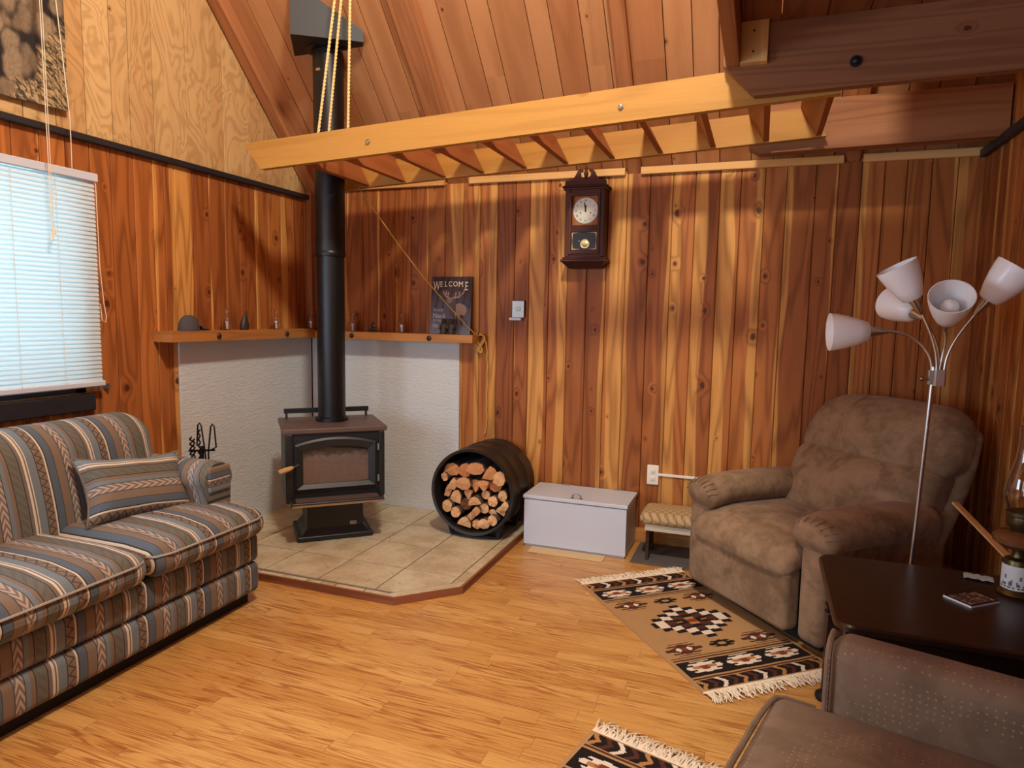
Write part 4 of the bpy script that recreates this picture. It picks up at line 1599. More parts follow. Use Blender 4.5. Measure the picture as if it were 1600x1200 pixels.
def sign_col(u, v):
    x, y = u * SW_, v * SH_
    rn = random.random()
    top, bot = sl((70, 52, 52)), sl((118, 124, 138))
    c = lerp3(bot, top, min(1, max(0, v * 1.25)))
    tr = .5 + .5 * math.sin(u * 38 + 3 * math.sin(v * 4))
    if v > .45 and tr > .8:
        c = lerp3(c, sl((44, 34, 38)), .5)
    e = ((x - .207) / .055) ** 2 + ((y - .158) / .045) ** 2
    if e < 1:
        c = sl((168, 142, 124))
    if ((x - .158) / .026) ** 2 + ((y - .175) / .062) ** 2 < 1:
        c = sl((92, 84, 86))
    if ((x - .135) / .022) ** 2 + ((y - .222) / .017) ** 2 < 1:
        c = sl((128, 112, 104))
    for (lx, la, lb) in ((.175, .05, .13), (.195, .06, .13), (.235, .05, .13), (.222, .06, .13)):
        if abs(x - lx) < .006 and la < y < lb:
            c = sl((84, 70, 66))
    segs = [((.14, .235), (.105, .25)), ((.105, .25), (.085, .285)), ((.105, .25), (.11, .29)), ((.15, .238), (.20, .245)), ((.20, .245), (.235, .275)), ((.20, .245), (.205, .28)), ((.175, .24), (.18, .272)), ((.235, .275), (.24, .295)), ((.12, .245), (.125, .275))]
    for (a, b) in segs:
        dx, dy = b[0] - a[0], b[1] - a[1]
        tt = max(0, min(1, ((x - a[0]) * dx + (y - a[1]) * dy) / (dx * dx + dy * dy)))
        if math.hypot(x - a[0] - tt * dx, y - a[1] - tt * dy) < .0034:
            c = sl((176, 136, 116))
    k = .9 + .2 * rn
    return (c[0] * k, c[1] * k, c[2] * k, 1)


TL = .035   # lean


def sp(x, y, d=0.0):
    return (x, d + y * TL / SH_, y)


mb = raster(SW_, SH_, 74, 95, sign_col, lambda x, y: sp(x, y, -.0045))
mb.build('printed_face', M['print'], sign)
mb = MB()
mb.prism((0, 0, 0), (1, 0, 0), (0, TL / SH_, 1), [(0, 0), (SW_, 0), (SW_, SH_), (0, SH_)], (0, .008, -.001))
bd = mb.build('board', M['figurine'], sign)
bd.location = (0, -.004, 0)
rt_ = PI / 2 - math.atan(TL / SH_)
for ch, xx, sx, sy, dz in (('W', .012, 1.05, 1.75, -.024), ('E', .062, .92, 1.15, -.003), ('L', .095, .92, 1.08, 0), ('C', .122, .95, 1.05, .001), ('O', .157, .95, 1.05, .001), ('M', .196, .98, 1.15, -.002), ('E', .243, 1.08, 1.75, -.024)):
    y_ = .315 + dz
    sf = {'W': [(-.03, .16, .69, .73), (.36, .56, .69, .73), (.80, .99, .69, .73)], 'E': [(-.0, .2, 0, .05), (-.0, .2, .67, .72)], 'L': [(-.0, .24, 0, .05), (-.0, .24, .67, .72)],
          'M': [(-.0, .2, 0, .05), (.62, .84, 0, .05)]}.get(ch, ())
    text_mesh('letter', ch, .045, 'letter', sign, sp(xx, y_, -.0062), (rt_, 0, 0), sx, sy, serif=sf)
for txt, size, xx, yy, mt in (('TO OUR', .020, .018, .150, 'letter_grey'), ('Neck', .046, .018, .104, 'letter_grey'), ('OF THE', .020, .020, .080, 'letter_grey'), ('Woods', .042, .016, .036, 'letter_grey')):
    text_mesh('wording', txt, size, mt, sign, sp(xx, yy, -.0062), (rt_, 0, 0), .95, 1.1)

# pale blue plaque on its small ledge
pq = thing('glazed_plaque', 'small pale blue square plaque on a tiny ledge on the back wall', 'plaque', (1.62, -.015, 1.36))
mb = W()
mb.box(1.572, 1.66, -.016, -.002, 1.388, 1.494, 'z', bev=.003)
mb.put('backing', M['dark_knot'], pq)
mb = W()
mb.box(1.574, 1.655, -.022, -.016, 1.386, 1.490, 'z', bev=.002)
fp = mb.put('face', M['plaque'], pq)
mb = W()
mb.rbox((1.600, -.027, 1.426), (1.632, -.021, 1.452), .003, k=2)
mb.put('emblem', M['white_paint'], pq, True)
mb = W()
mb.box(1.560, 1.64, -.04, -.004, 1.366, 1.384, 'x', bev=.003)
mb.put('ledge', M['white_paint'], pq)

# ------------------------------------------------------------------ wall clock
ck = thing('wall_clock', 'dark carved pendulum wall clock hanging above the pale plaque on the back wall', 'clock', (2.06, -.06, 1.72))
CX = 2.062
mb = W()
mb.box(CX - .122, CX - .092, -.115, -.002, 1.76, 2.155, 'z', rc(.4), bev=.003)
mb.box(CX + .092, CX + .122, -.115, -.002, 1.76, 2.155, 'z', rc(.4), bev=.003)
mb.box(CX - .122, CX + .122, -.012, -.002, 1.76, 2.155, 'z', rc(.4))
mb.box(CX - .10, CX + .10, -.11, -.002, 1.745, 1.775, 'x', rc(.4))
mb.box(CX - .10, CX + .10, -.11, -.002, 2.135, 2.16, 'x', rc(.4))
mb.put('case', M['clock_wood'], ck)
mb = W()
for (w_, y0, za, zb) in ((.130, -.128, 2.155, 2.168), (.138, -.135, 2.168, 2.178), (.126, -.124, 2.178, 2.186)):
    mb.box(CX - w_, CX + w_, y0, -.002, za, zb, 'x', rc(.3), bev=.003)
mb.put('top_moulding', M['clock_wood'], ck)
mb = W()
for (w_, y0, za, zb) in ((.130, -.126, 1.742, 1.756), (.140, -.135, 1.728, 1.742)):
    mb.box(CX - w_, CX + w_, y0, -.002, za, zb, 'x', rc(.3), bev=.003)
mb.loft([[(CX - .135, -.13, 1.728), (CX + .135, -.13, 1.728), (CX + .135, -.002, 1.728), (CX - .135, -.002, 1.728)],
         [(CX - .10, -.095, 1.692), (CX + .10, -.095, 1.692), (CX + .10, -.002, 1.692), (CX - .10, -.002, 1.692)]], col=rc(.3))
mb.put('base_moulding', M['clock_wood'], ck)
mb = W()
crest = [(-.125, 0), (-.125, .018), (-.112, .030), (-.100, .024), (-.090, .026), (-.078, .032), (-.062, .055), (-.050, .078), (-.038, .090), (-.024, .090), (-.018, .080), (-.024, .072), (-.034, .074), (-.030, .050), (-.018, .034)]
full = crest + [(-x, y) for x, y in reversed(crest)]
mb.prism((CX, -.115, 2.186), (1, 0, 0), (0, 0, 1), full, (0, .022, 0), rc(.3), along=0)
mb.put('crest', M['clock_wood'], ck)
mb = W()
mb.lathe((CX, -.104, 2.215), [(.014, 0), (.018, .006), (.008, .014), (.013, .028), (.014, .040), (.007, .056), (.009, .064), (.004, .085), (.001, .10)], 16)
mb.put('finial', M['clock_wood'], ck, True)
# door with two openings
mb = W()
for (xa, xb, za, zb) in ((-.096, -.080, 1.775, 2.135), (.080, .096, 1.775, 2.135), (-.08, .08, 2.118, 2.135), (-.08, .08, 1.905, 1.945), (-.08, .08, 1.775, 1.80)):
    mb.box(CX + xa, CX + xb, -.122, -.108, za, zb, 'z' if xb - xa < .03 else 'x', rc(.55), bev=.002)
dr_ = mb.put('door', M['clock_wood'], ck)
mb = W()
mb.box(CX - .082, CX + .082, -.112, -.110, 1.795, 1.91)
mb.put('lower_glass', M['clock_glass_back'], dr_)
mb = W()
for sx in (-1, 1):
    for (zz, sz) in ((1.803, 1), (1.902, -1)):
        for i in range(10):
            q = i / 9
            r = .0042 * (1 - q * .7) + (.001 if i % 2 else 0)
            mb.lathe((CX + sx * .074, -.113, zz + sz * q * .046), [(r, 0), (r * .6, .0012), (.0005, .0015)], 8, axis=(0, -1, 0))
            mb.lathe((CX + sx * (.074 - q * .05), -.113, zz), [(r, 0), (r * .6, .0012), (.0005, .0015)], 8, axis=(0, -1, 0))
mb.put('gold_border', M['gold_print'], dr_)
mb = W()
mb.box(CX - .082, CX + .082, -.094, -.088, 1.94, 2.122, 'z', rc(.9))
mb.put('dial_board', M['tread'], ck)
mb = W()
mb.lathe((CX + .001, -.095, 2.034), [(.079, -.001), (.079, .003), (.075, .0045), (.074, .003), (.001, .003)], 48, axis=(0, -1, 0))
dial = mb.put('dial', M['dial'], ck, True)
for i, s_ in enumerate(['XII', 'I', 'II', 'III', 'IIII', 'V', 'VI', 'VII', 'VIII', 'IX', 'X', 'XI']):
    a = 2 * PI * i / 12
    r = .060
    o = text_mesh('numeral', s_, .017, 'ink', dial, (0, 0, 0), (PI / 2, a, 0), .75, 1.0, .0002, 'CENTER')
    c_ = Vector((CX + .001, -.0985, 2.034)) + Vector((math.sin(a), 0, math.cos(a))) * (r - .006)
    o.location = c_
for nm, ang, L, wd in (('minute_hand', -10, .056, .0022), ('hour_hand', 2, .036, .0036)):
    a = math.radians(ang)
    d, pz = Vector((math.sin(a), 0, math.cos(a))), Vector((math.cos(a), 0, -math.sin(a)))
    c_ = Vector((CX + .001, -.1005 if nm[0] == 'h' else -.102, 2.034))
    mb = W()
    mb.poly([c_ - pz * wd * .6 - d * .010, c_ - pz * wd, c_ + d * L * .7 - pz * wd * 1.3, c_ + d * L, c_ + d * L * .7 + pz * wd * 1.3, c_ + pz * wd, c_ + pz * wd * .6 - d * .010])
    mb.lathe(c_, [(.005, -.0004), (.005, .0006), (.001, .001)], 10, axis=(0, -1, 0))
    mb.put(nm, M['ink'], dial)
mb = W()
for sx in (-1, 1):
    mb.lathe((CX + .001 + sx * .031, -.098, 2.020), [(.0042, 0), (.0042, .001), (.001, .001)], 10, axis=(0, -1, 0))
mb.put('winding_holes', M['ink'], dial)
mb = W()
mb.lathe((CX + .006, -.1135, 1.836), [(.0285, 0), (.028, .002), (.020, .0035), (.019, .003), (.001, .004)], 32, axis=(0, -1, 0))
mb.lathe((CX - .030, -.1135, 1.852), [(.005, 0), (.003, .002), (.001, .002)], 10, axis=(0, -1, 0))
mb.put('pendulum_bob', M['brass'], ck, True)

# ------------------------------------------------------------------ outlet and raceway
ol_ = thing('wall_outlet', 'ivory double wall outlet low on the back wall above the footstool', 'outlet', (2.512, -.004, .434))
mb = W()
mb.rbox((2.476, -.012, .373), (2.548, .0, .496), .006, k=2)
mb.put('cover_plate', M['ivory'], ol_, True, 40)
for zc in (.411, .457):
    mb = W()
    mb.lathe((2.512, -.012, zc), [(.0165, 0), (.0165, .0022), (.015, .003), (.001, .003)], 20, axis=(0, -1, 0))
    rcp = mb.put('receptacle', M['ivory'], ol_, True)
    mb = W()
    for sx in (-.006, .006):
        mb.box(2.512 + sx - .001, 2.512 + sx + .001, -.0156, -.0148, zc - .001, zc + .007)
    mb.lathe((2.512, -.0149, zc - .008), [(.0025, 0), (.0025, .0007), (.001, .0007)], 8, axis=(0, -1, 0))
    mb.put('slots', M['ink'], rcp)
mb = MB()
mb.box(2.546, 3.6, -.012, 0.0, .431, .447, 'x', bev=.002)
tag(mb.build('cable_raceway', M['ivory'], loc=(2.9, -.005, .44)), 'white cable channel running from the outlet to behind the recliner', 'cable channel')

# ------------------------------------------------------------------ white chest, board, mat, footstool
wb = thing('storage_chest', 'white low chest with hinged lid between log drum and footstool', 'chest', (2.105, -.19, 0))
mb = W()
mb.box(1.795, 2.418, -.348, -.02, .012, .292, 'x', bev=.003)
mb.box(1.80, 2.41, -.335, -.03, .0, .013, 'x')
mb.put('body', M['white_paint'], wb)
mb = W()
mb.box(1.789, 2.424, -.354, -.016, .297, .318, 'x', bev=.003)
lid = mb.put('lid', M['white_paint'], wb)
mb = W()
mb.tube([(2.085, -.315, .318), (2.088, -.318, .335), (2.10, -.32, .344), (2.125, -.32, .344), (2.137, -.318, .335), (2.14, -.315, .318)], .004, 8)
for xx in (2.085, 2.14):
    mb.lathe((xx, -.315, .318), [(.011, 0), (.011, .002), (.005, .004)], 10)
mb.put('handle', M['dull_steel'], lid, True)
for xx in (1.97, 2.30):
    mb = W()
    mb.tube([(xx - .025, -.018, .319), (xx + .025, -.018, .319)], .004, 8)
    mb.box(xx - .022, xx + .022, -.035, -.018, .318, .3195)
    mb.put('hinge', M['dull_steel'], lid)
mb = MB()
mb.box(1.855, 2.305, -.45, -.351, 0.0, .006, 'x', bev=.002)
tag(mb.build('floor_board', M['beige_board'], loc=(2.08, -.4, 0)), 'flat beige board lying on the floor along the front of the white chest', 'board')

mb = MB()
mb.box(2.455, 3.0, -.385, -.03, 0.0, .009, 'x', bev=.003)
tag(mb.build('floor_mat', M['mat'], loc=(2.7, -.2, 0)), 'charcoal ribbed mat on the floor under the footstool', 'mat')
fs = thing('footstool', 'small dark wooden footstool with a lattice patterned cushion by the outlet', 'footstool', (2.70, -.22, .009))
mb = W()


def fdef(x, y, z):
    return (x, y, z)


mb.rbox((2.495, -.36, .222), (2.90, -.09, .287), .030, k=8, bulge=(.006, .006, .012), uvf=lambda p: (p[0] + .7 * p[2], p[1] - p[2]))
mb.put('cushion', M['lattice'], fs, True, 60)
mb = W()
mb.box(2.525, 2.88, -.338, -.328, .185, .225, 'x', rc(.9))
mb.box(2.525, 2.88, -.122, -.112, .185, .225, 'x', rc(.9))
mb.put('apron', M['dial'], fs)
for xx in (2.53, 2.845):
    mb = W()
    prof = [(-.33, .009), (-.295, .009), (-.285, .06), (-.225, .085), (-.165, .06), (-.155, .009), (-.12, .009), (-.130, .10), (-.125, .225), (-.325, .225), (-.32, .10)]
    mb.prism((xx, 0, 0), (0, 1, 0), (0, 0, 1), prof, (.018, 0, 0), rc(.5), along=1)
    mb.put('leg', M['stool_wood'], fs)

# ================================================================== SOFA
sofa = thing('striped_sofa', 'striped blue and tan sofa under the window along the left wall', 'sofa', (.5, -2.4, 0))
YF, YN = -1.60, -3.30


def suv(p):
    return (p[1] + .09, p[0] * .6 - p[2])


def fuv(p):
    return (p[1] + .09, p[2])


mb = W()
mb.box(.10, .83, YN + .03, YF - .03, 0, .065)
mb.put('skirt', M['sole'], sofa)
for nm, za, zb in (('base_band', .060, .205), ('base_band', .208, .345)):
    mb = W()
    mb.rbox((.10, YN, za), (.885, YF, zb), .03, k=10, bulge=(.008, 0, 0), uvf=lambda p: (p[1] + .09, p[2] + max(0, .85 - p[0])))
    mb.put(nm, M['stripe'], sofa, True, 60)
ym = -2.265


def cdef(ya, yb):
    def f(x, y, z):
        # soft crown on the top and a rounded front edge that droops slightly
        fx = max(0.0, min(1.0, (x - .30) / .65))
        z += -.018 * max(0, fx - .75) * 4 if z > .42 else 0
        return (x, y, z)
    return f


for ya, yb in ((ym + .003, YF - .02), (YN + .10, ym - .003)):
    mb = W()
    mb.rbox((.26, ya, .352), (.955, yb, .492), .058, k=10, bulge=(.012, .0, .022), deform=cdef(ya, yb), uvf=suv)
    cu = mb.put('seat_cushion', M['stripe'], sofa, True, 70)
    mb = W()
    pts = [(.74, yb + .0, .445), (.90, yb - .006, .445), (.94, yb - .03, .445), (.962, yb - .08, .446), (.968, (ya + yb) / 2, .448), (.962, ya + .08, .446), (.94, ya + .02, .445), (.90, ya + .004, .445)]
    sm = []
    for i in range(len(pts) - 1):
        for k in range(5):
            sm.append(Vector(pts[i]).lerp(Vector(pts[i + 1]), k / 5))
    mb.tube(sm, .0055, 6)
    mb.put('piping', M['stripe'], cu, True)


def bdef(x, y, z):
    # back leans toward the wall and rolls over at the top
    return (x - (z - .42) * .22, y, z)


mb = W()
mb.rbox((.17, YN + .06, .36), (.42, YF - .06, .90), .115, k=10, bulge=(.03, 0, .0), deform=bdef, uvf=lambda p: (p[1] + .09, p[2] - p[0] * .5), m=6)
mb.put('backrest', M['stripe'], sofa, True, 70)
for side, (ya, yb) in ((0, (YF - .185, YF - .012)), (1, (YN + .012, YN + .185))):
    mb = W()
    rings = []
    yc, hw_ = (ya + yb) / 2, (yb - ya) / 2
    for xx, k in ((.14, 1.0), (.30, 1.0), (.60, 1.0), (.69, 1.0), (.725, .97), (.738, .90)):
        ring = []
        for i in range(25):
            a = -.15 * PI + i / 24 * 1.30 * PI
            ring.append((xx, yc + hw_ * 1.08 * math.cos(a) * k, .612 + .082 * math.sin(a) * k))
        ring += [(xx, yc - hw_ * .80 * k, .35), (xx, yc + hw_ * .80 * k, .35)]
        rings.append(ring)
    mb.loft(rings, uvf=lambda p: (p[0] * 1.0 + .02 + p[2] * .25, p[1] + p[2]))
    arm = mb.put('arm', M['stripe'], sofa, True, 60)
    mb = W()
    mb.rbox((.725, yc - hw_ * .78, .555), (.750, yc + hw_ * .78, .675), .02, k=4, uvf=lambda p: (p[2] * 1.2, p[1]))
    mb.put('arm_front_panel', M['stripe'], arm, True, 60)
# scatter cushion
pil = thing('throw_pillow', 'striped scatter cushion leaning on the sofa back beside the far arm', 'cushion', (.46, -1.95, .49))
pc = Vector((.515, -1.955, .612))
px = Vector((.16, .985, -.10)).normalized()          # width direction
pn = Vector((.86, -.12, .50)).normalized()          # face normal
pz = pn.cross(px).normalized()
if pz.z < 0:
    pz = -pz
mb = W()
NP = 18
def pillow_pt(a, b, sgn):
    # pinched corners
    x, y = a, b
    pin = 1 - .10 * (1 - abs(a) ** 2) * abs(b) ** 3
    piny = 1 - .13 * (1 - abs(b) ** 2) * abs(a) ** 3
    th_ = (max(0, 1 - a ** 4) * max(0, 1 - b ** 4)) ** .55
    wr = .010 * math.sin(a * 7 + b * 3) * (1 - abs(a)) * b
    return pc + px * (x * .245 * piny) + pz * (y * .155 * pin - .014 * (1 - a * a) * (b > 0) * b) + pn * (sgn * (.075 * th_ + wr * (sgn > 0)))
for sgn in (-1, 1):
    ids = [[mb.vert(pillow_pt(-1 + 2 * i / NP, -1 + 2 * j / NP, sgn)) for j in range(NP + 1)] for i in range(NP + 1)]
    for i in range(NP):
        for j in range(NP):
            q = [ids[i][j], ids[i + 1][j], ids[i + 1][j + 1], ids[i][j + 1]]
            uv_ = [((jj / NP) * .30 + .12, (ii / NP) * .5) for ii, jj in ((i, j), (i + 1, j), (i + 1, j + 1), (i, j + 1))]
            if sgn < 0:
                q.reverse()
                uv_.reverse()
            mb.face(q, uv_)
mb.put('cover', M['stripe'], pil, True, 80)
mb = W()
pts = []
for k in range(4):
    for i in range(NP):
        q = -1 + 2 * i / NP
        a, b = ((q, -1), (1, q), (-q, 1), (-1, -q))[k]
        pts.append(pillow_pt(a, b, 0))
mb.tube(pts, .005, 6, closed=True)
mb.put('piping', M['stripe'], pil, True)

# ================================================================== RECLINER (local: x to the sitter's left seen from the front, -y forward)
RA = math.radians(-47.2)
rec = thing('recliner', 'brown microfibre recliner armchair in the back right corner', 'recliner', (2.845, -.655, 0), RA)


def soft(name, lo, hi, r, mat, parent, bulge=(0, 0, 0), k=6, deform=None, ang=70):
    mb = MB()
    mb.rbox(lo, hi, r, k=k, bulge=bulge, deform=deform)
    return mb.build(name, M[mat], parent, True, ang)


soft('base', (.04, .08, .0), (.72, .66, .10), .01, 'sole', rec)
soft('footrest_panel', (-.015, -.045, .07), (.635, .05, .375), .028, 'micro', rec, (.0, .012, .0))


def seatdef(x, y, z):
    f = max(0, (.16 - y) / .22)
    return (x, y, z - .055 * f * f * (1 if z > .36 else .6))


soft('seat_cushion', (.01, -.06, .335), (.645, .60, .465), .055, 'micro', rec, (0, .012, .02), 8, seatdef)
for nm, x0, x1, px0, px1, zt in (('arm', -.085, .055, -.095, .105, .60), ('arm', .655, .785, .61, .835, .60)):
    ar = soft(nm, (x0, .0, .05), (x1, .74, zt - .08), .035, 'micro', rec, (0, .008, 0))
    def pd(x, y, z):
        # the pad hangs over the front and swells behind it
        f = max(0, 1 - abs(y - .02) / .10)
        return (x, y, z - .018 * f)
    soft('arm_pad', (px0, -.035, zt - .135), (px1, .66, zt), .066, 'micro', ar, (.006, .0, .012), 8, pd)
    mb = MB()
    n_ = 9
    for i in range(n_):
        a = PI * (i + .5) / n_
        xc, zc = (px0 + px1) / 2 + math.cos(a) * (px1 - px0) * .40, zt - .085 + math.sin(a) * .062
        mb.tube([(xc, -.036 + .006, zc), ((px0 + px1) / 2 + math.cos(a) * (px1 - px0) * .52, .02, zt - .075 + math.sin(a) * .076)], .0025, 5)
    mb.build('gather_seams', M['micro'], ar, True)


def backdef(x, y, z):
    t_ = (z - .40)
    cx = .385
    w_ = 1 + .06 * math.sin(min(1, max(0, t_ / .6)) * PI)
    if z > .82:
        w_ *= 1 - .55 * ((z - .82) / .2) ** 2 * .35
    return (cx + (x - cx) * w_, y + t_ * .42 + .05 * ((x - cx) / .42) ** 2, z)


soft('lumbar_cushion', (.01, .44, .40), (.755, .66, .765), .075, 'micro', rec, (.0, .04, .015), 8, backdef)
soft('headrest_cushion', (-.015, .47, .70), (.785, .68, 1.005), .085, 'micro', rec, (.0, .03, .02), 8, backdef)
soft('back_shell', (-.01, .60, .12), (.785, .70, .93), .05, 'micro', rec, (0, 0, 0), 6, backdef)

# ================================================================== RUGS
RW, RL = .62, 1.06
TAN, BLK, BRN, WHT, RED, GLD = sl((176, 138, 92)), sl((34, 26, 24)), sl((84, 48, 34)), sl((226, 212, 192)), sl((128, 62, 40)), sl((178, 128, 76))


def star(x, y, r, sp_=1.0):
    ax, ay = abs(x) / r, abs(y) / (r * .62)
    q = 6
    ax2 = math.floor(ax * q) / q
    body = ax2 + ay < .72
    spikes = (int(ay * 5) % 2 == 0) and ax < 1.0 - ay * .55 and ay < .85
    return body or spikes


def rug_col(u, v):
    x, y = (u - .5) * RW, v * RL
    ym_ = min(y, RL - y)
    if abs(u - .5) > .478:
        return TAN
    if ym_ < .012:
        return TAN
    if ym_ < .075:      # chevron row
        k = (x + (.5 * abs(ym_ - .043) if True else 0) * 1.6) / .046
        i = math.floor(k)
        f = k - i
        if f < .42:
            return (WHT, BRN, GLD, BRN)[i % 4]
        return BLK
    if ym_ < .082:
        return TAN
    if ym_ < .092:
        return BRN
    if ym_ < .100:
        return TAN
    if ym_ < .212:
        yy = ym_ - .158
        for cx in (-.19, 0, .19):
            if star(x - cx, yy, .086):
                if star(x - cx, yy, .030):
                    return RED
                if abs(yy) < .010 and abs(x - cx) < .055:
                    return GLD
                return WHT
        return BLK
    if ym_ < .222:
        return TAN
    if ym_ < .230:
        return BRN
    if ym_ < .238:
        return TAN
    if ym_ < .246:
        return BLK
    # field
    yy = ym_ - .305
    for cx, r, c1 in ((-.19, .092, BRN), (0, .066, BLK), (.19, .092, BRN)):
        if star(x - cx, yy, r):
            if math.hypot(abs(x - cx) - .026, yy) < .013 and r > .07:
                return WHT
            if star(x - cx, yy, r * .35):
                return RED if r > .07 else TAN
            return c1
    # medallion
    mx, my = x, y - RL / 2
    s_ = math.floor(abs(mx) / .026) * .026
    d = (s_ * .66 + abs(my) * 1.0) * .76
    zig = .016 * (math.floor(abs(mx) / .026) % 2)
    d += zig
    if d < .126 and abs(mx) < .205:
        if d > .106:
            return BLK
        if d > .078:
            return WHT
        if d > .066:
            return BLK
        if d > .046:
            return BRN
        if d > .028:
            return BLK
        if d > .012:
            return GLD
        return RED
    return TAN


mb0 = raster(RW, RL, 124, 212, rug_col, lambda x, y: (x, y, .009 + .0006 * math.sin(x * 40) * math.sin(y * 31)))
b_ = len(mb0.v)
mb0.poly([(0, 0, 0), (0, RL, 0), (RW, RL, 0), (RW, 0, 0)], None, TAN)
for A, B in (((0, 0), (RW, 0)), ((RW, 0), (RW, RL)), ((RW, RL), (0, RL)), ((0, RL), (0, 0))):
    mb0.poly([(A[0], A[1], 0), (B[0], B[1], 0), (B[0], B[1], .009), (A[0], A[1], .009)], None, TAN)


def fringe(yb, sgn, seed):
    rn = random.Random(seed)
    mb = MB()
    for i in range(150):
        x = RW * (i + .5) / 150
        L = rn.uniform(.050, .085)
        sw = rn.uniform(-.03, .03)
        pts = []
        for k in range(5):
            q = k / 4
            pts.append((x + sw * q * q + .004 * math.sin(q * 6 + i), yb + sgn * L * q, .006 + .010 * math.sin(q * PI) * rn.uniform(.4, 1.2)))
        mb.tube(pts, [.0030, .0032, .0030, .0028, .0016], 5)
    mb.tube([(0, yb, .006), (RW, yb, .006)], .005, 6)
    return mb


def rug(label, loc, rz):
    r = thing('woven_rug', label, 'rug', loc, rz)
    return r


def corner_rot(p, q):
    return math.atan2(q[1] - p[1], q[0] - p[0])


# far rug: woven corner at its left, width toward the chest
rug1 = rug('tan woven rug with black medallion in front of the recliner', (2.283, -.825, 0), 0)
a_ = corner_rot((2.262, -.799), (2.743, -.415))
# local x along the width, local y must run toward the viewer
M['fringe'] = plain('cream_fringe', (232, 216, 190), 0.95, var=0.12, scale=50)
mbv = MB()
mbv.v = [(p[0], -p[1], p[2]) for p in mb0.v]
mbv.f = [tuple(reversed(f)) for f in mb0.f]
mbv.uv = [list(reversed(u)) for u in mb0.uv]
mbv.col, mbv.mi = mb0.col, mb0.mi
rug1.rotation_euler = (0, 0, math.radians(39.5))
wv = mbv.build('woven_field', M['paint'], rug1)
fr_ = fringe(0, 1, 3).build('fringe', M['fringe'], rug1, True)
fr2 = fringe(-RL, -1, 5).build('fringe', M['fringe'], rug1, True)
fr_['kind'] = 'stuff'
fr2['kind'] = 'stuff'
rug2 = rug('tan woven rug cut by the bottom edge of the photo, fringe toward the room', (2.625, -2.02, 0), math.radians(-14.5))
for ch in (wv, fr_, fr2):
    c = ch.copy()
    COL.objects.link(c)
    c.parent = rug2

# ================================================================== SIDE TABLE AND WHAT STANDS ON IT
TZ = .53
tb = thing('side_table', 'dark walnut side table between the recliner and the near armchair', 'table', (3.7, -1.73, 0))
TX0, TX1, TY0, TY1 = 3.335, 4.06, -2.065, -1.425
mb = W()
def rrect(x0, x1, y0, y1, r, n=6):
    pts = []
    for cx, cy, a0 in ((x1 - r, y1 - r, 0), (x0 + r, y1 - r, PI / 2), (x0 + r, y0 + r, PI), (x1 - r, y0 + r, 1.5 * PI)):
        for i in range(n + 1):
            a = a0 + PI / 2 * i / n
            pts.append((cx + r * math.cos(a), cy + r * math.sin(a)))
    return pts
mb.loft([[(x, y, TZ - .028) for x, y in rrect(TX0 + .012, TX1 - .012, TY0 + .012, TY1 - .012, .05)], [(x, y, TZ - .020) for x, y in rrect(TX0, TX1, TY0, TY1, .055)],
         [(x, y, TZ - .006) for x, y in rrect(TX0, TX1, TY0, TY1, .055)], [(x, y, TZ) for x, y in rrect(TX0 + .006, TX1 - .006, TY0 + .006, TY1 - .006, .05)]], col=rc(.5), uvf=lambda p: (p[1], p[0]))
mb.put('table_top', M['dark_walnut'], tb, True, 30)
mb = W()
mb.box(TX0 + .07, TX1 - .05, TY0 + .06, TY1 - .06, TZ - .12, TZ - .028, 'x', rc(.4), bev=.003)
mb.put('apron', M['dark_walnut'], tb)
for (xx, yy) in ((TX0 + .06, TY0 + .08), (TX0 + .06, TY1 - .08), (TX1 - .08, TY0 + .08), (TX1 - .08, TY1 - .08)):
    mb = W()
    sx = -1 if xx < 3.6 else 1
    for (z0_, z1_, h0, h1, o0, o1) in ((.03, .34, .016, .021, .012 * sx, 0), (.34, TZ - .03, .025, .025, 0, 0)):
        r0 = [(xx + o0 + a * h0, yy + b * h0, z0_) for a, b in ((-1, -1), (1, -1), (1, 1), (-1, 1))]
        r1 = [(xx + o1 + a * h1, yy + b * h1, z1_) for a, b in ((-1, -1), (1, -1), (1, 1), (-1, 1))]
        mb.loft([r0, r1], col=rc(.4))
    for zz in (.335, .36, .40):
        mb.lathe((xx, yy, zz), [(.030, 0), (.034, .005), (.030, .010)], 16, col=rc(.4))
    lg = mb.put('leg', M['dark_walnut'], tb)
    mb = W()
    mb.lathe((xx + .012 * sx, yy, 0.0), [(.030, 0), (.036, .010), (.034, .022), (.022, .032), (.001, .034)], 18)
    mb.put('foot', M['iron'], lg, True)
mb = W()
mb.box(TX0 + .10, TX1 - .10, TY0 + .10, TY1 - .10, .14, .158, 'x', rc(.4), bev=.003)
mb.put('lower_shelf', M['dark_walnut'], tb)

# little illustrated booklet
bk = thing('booklet', 'small dark printed booklet lying on the side table left of the oil lamp', 'booklet', (3.757, -1.712, TZ), math.radians(40))
mb = MB()
mb.box(-.063, .063, -.046, .046, .0003, .0065)
mb.build('pages', M['oil_label'], bk)
rb = random.Random(5)
blk_ = []
xq = -.054
while xq < .05:
    yq = -.036
    wq = rb.choice([.008, .012, .016])
    while yq < .032:
        hq = rb.choice([.010, .016, .022])
        blk_.append((xq, xq + wq - .003, yq, min(.036, yq + hq - .004), rb.choice([(150, 128, 118), (120, 100, 92), (176, 150, 110), (96, 80, 84)])))
        yq += hq
    xq += wq


def bk_col(u, v):
    x, y = (u - .5) * .128, (v - .5) * .094
    for (a, b, c, d, k) in blk_:
        if a < x < b and c < y < d:
            return sl(k)
    return sl((44, 34, 36))


raster(.128, .094, 60, 44, bk_col, lambda x, y: (x - .064, y - .047, .0072)).build('cover', M['print'], bk)

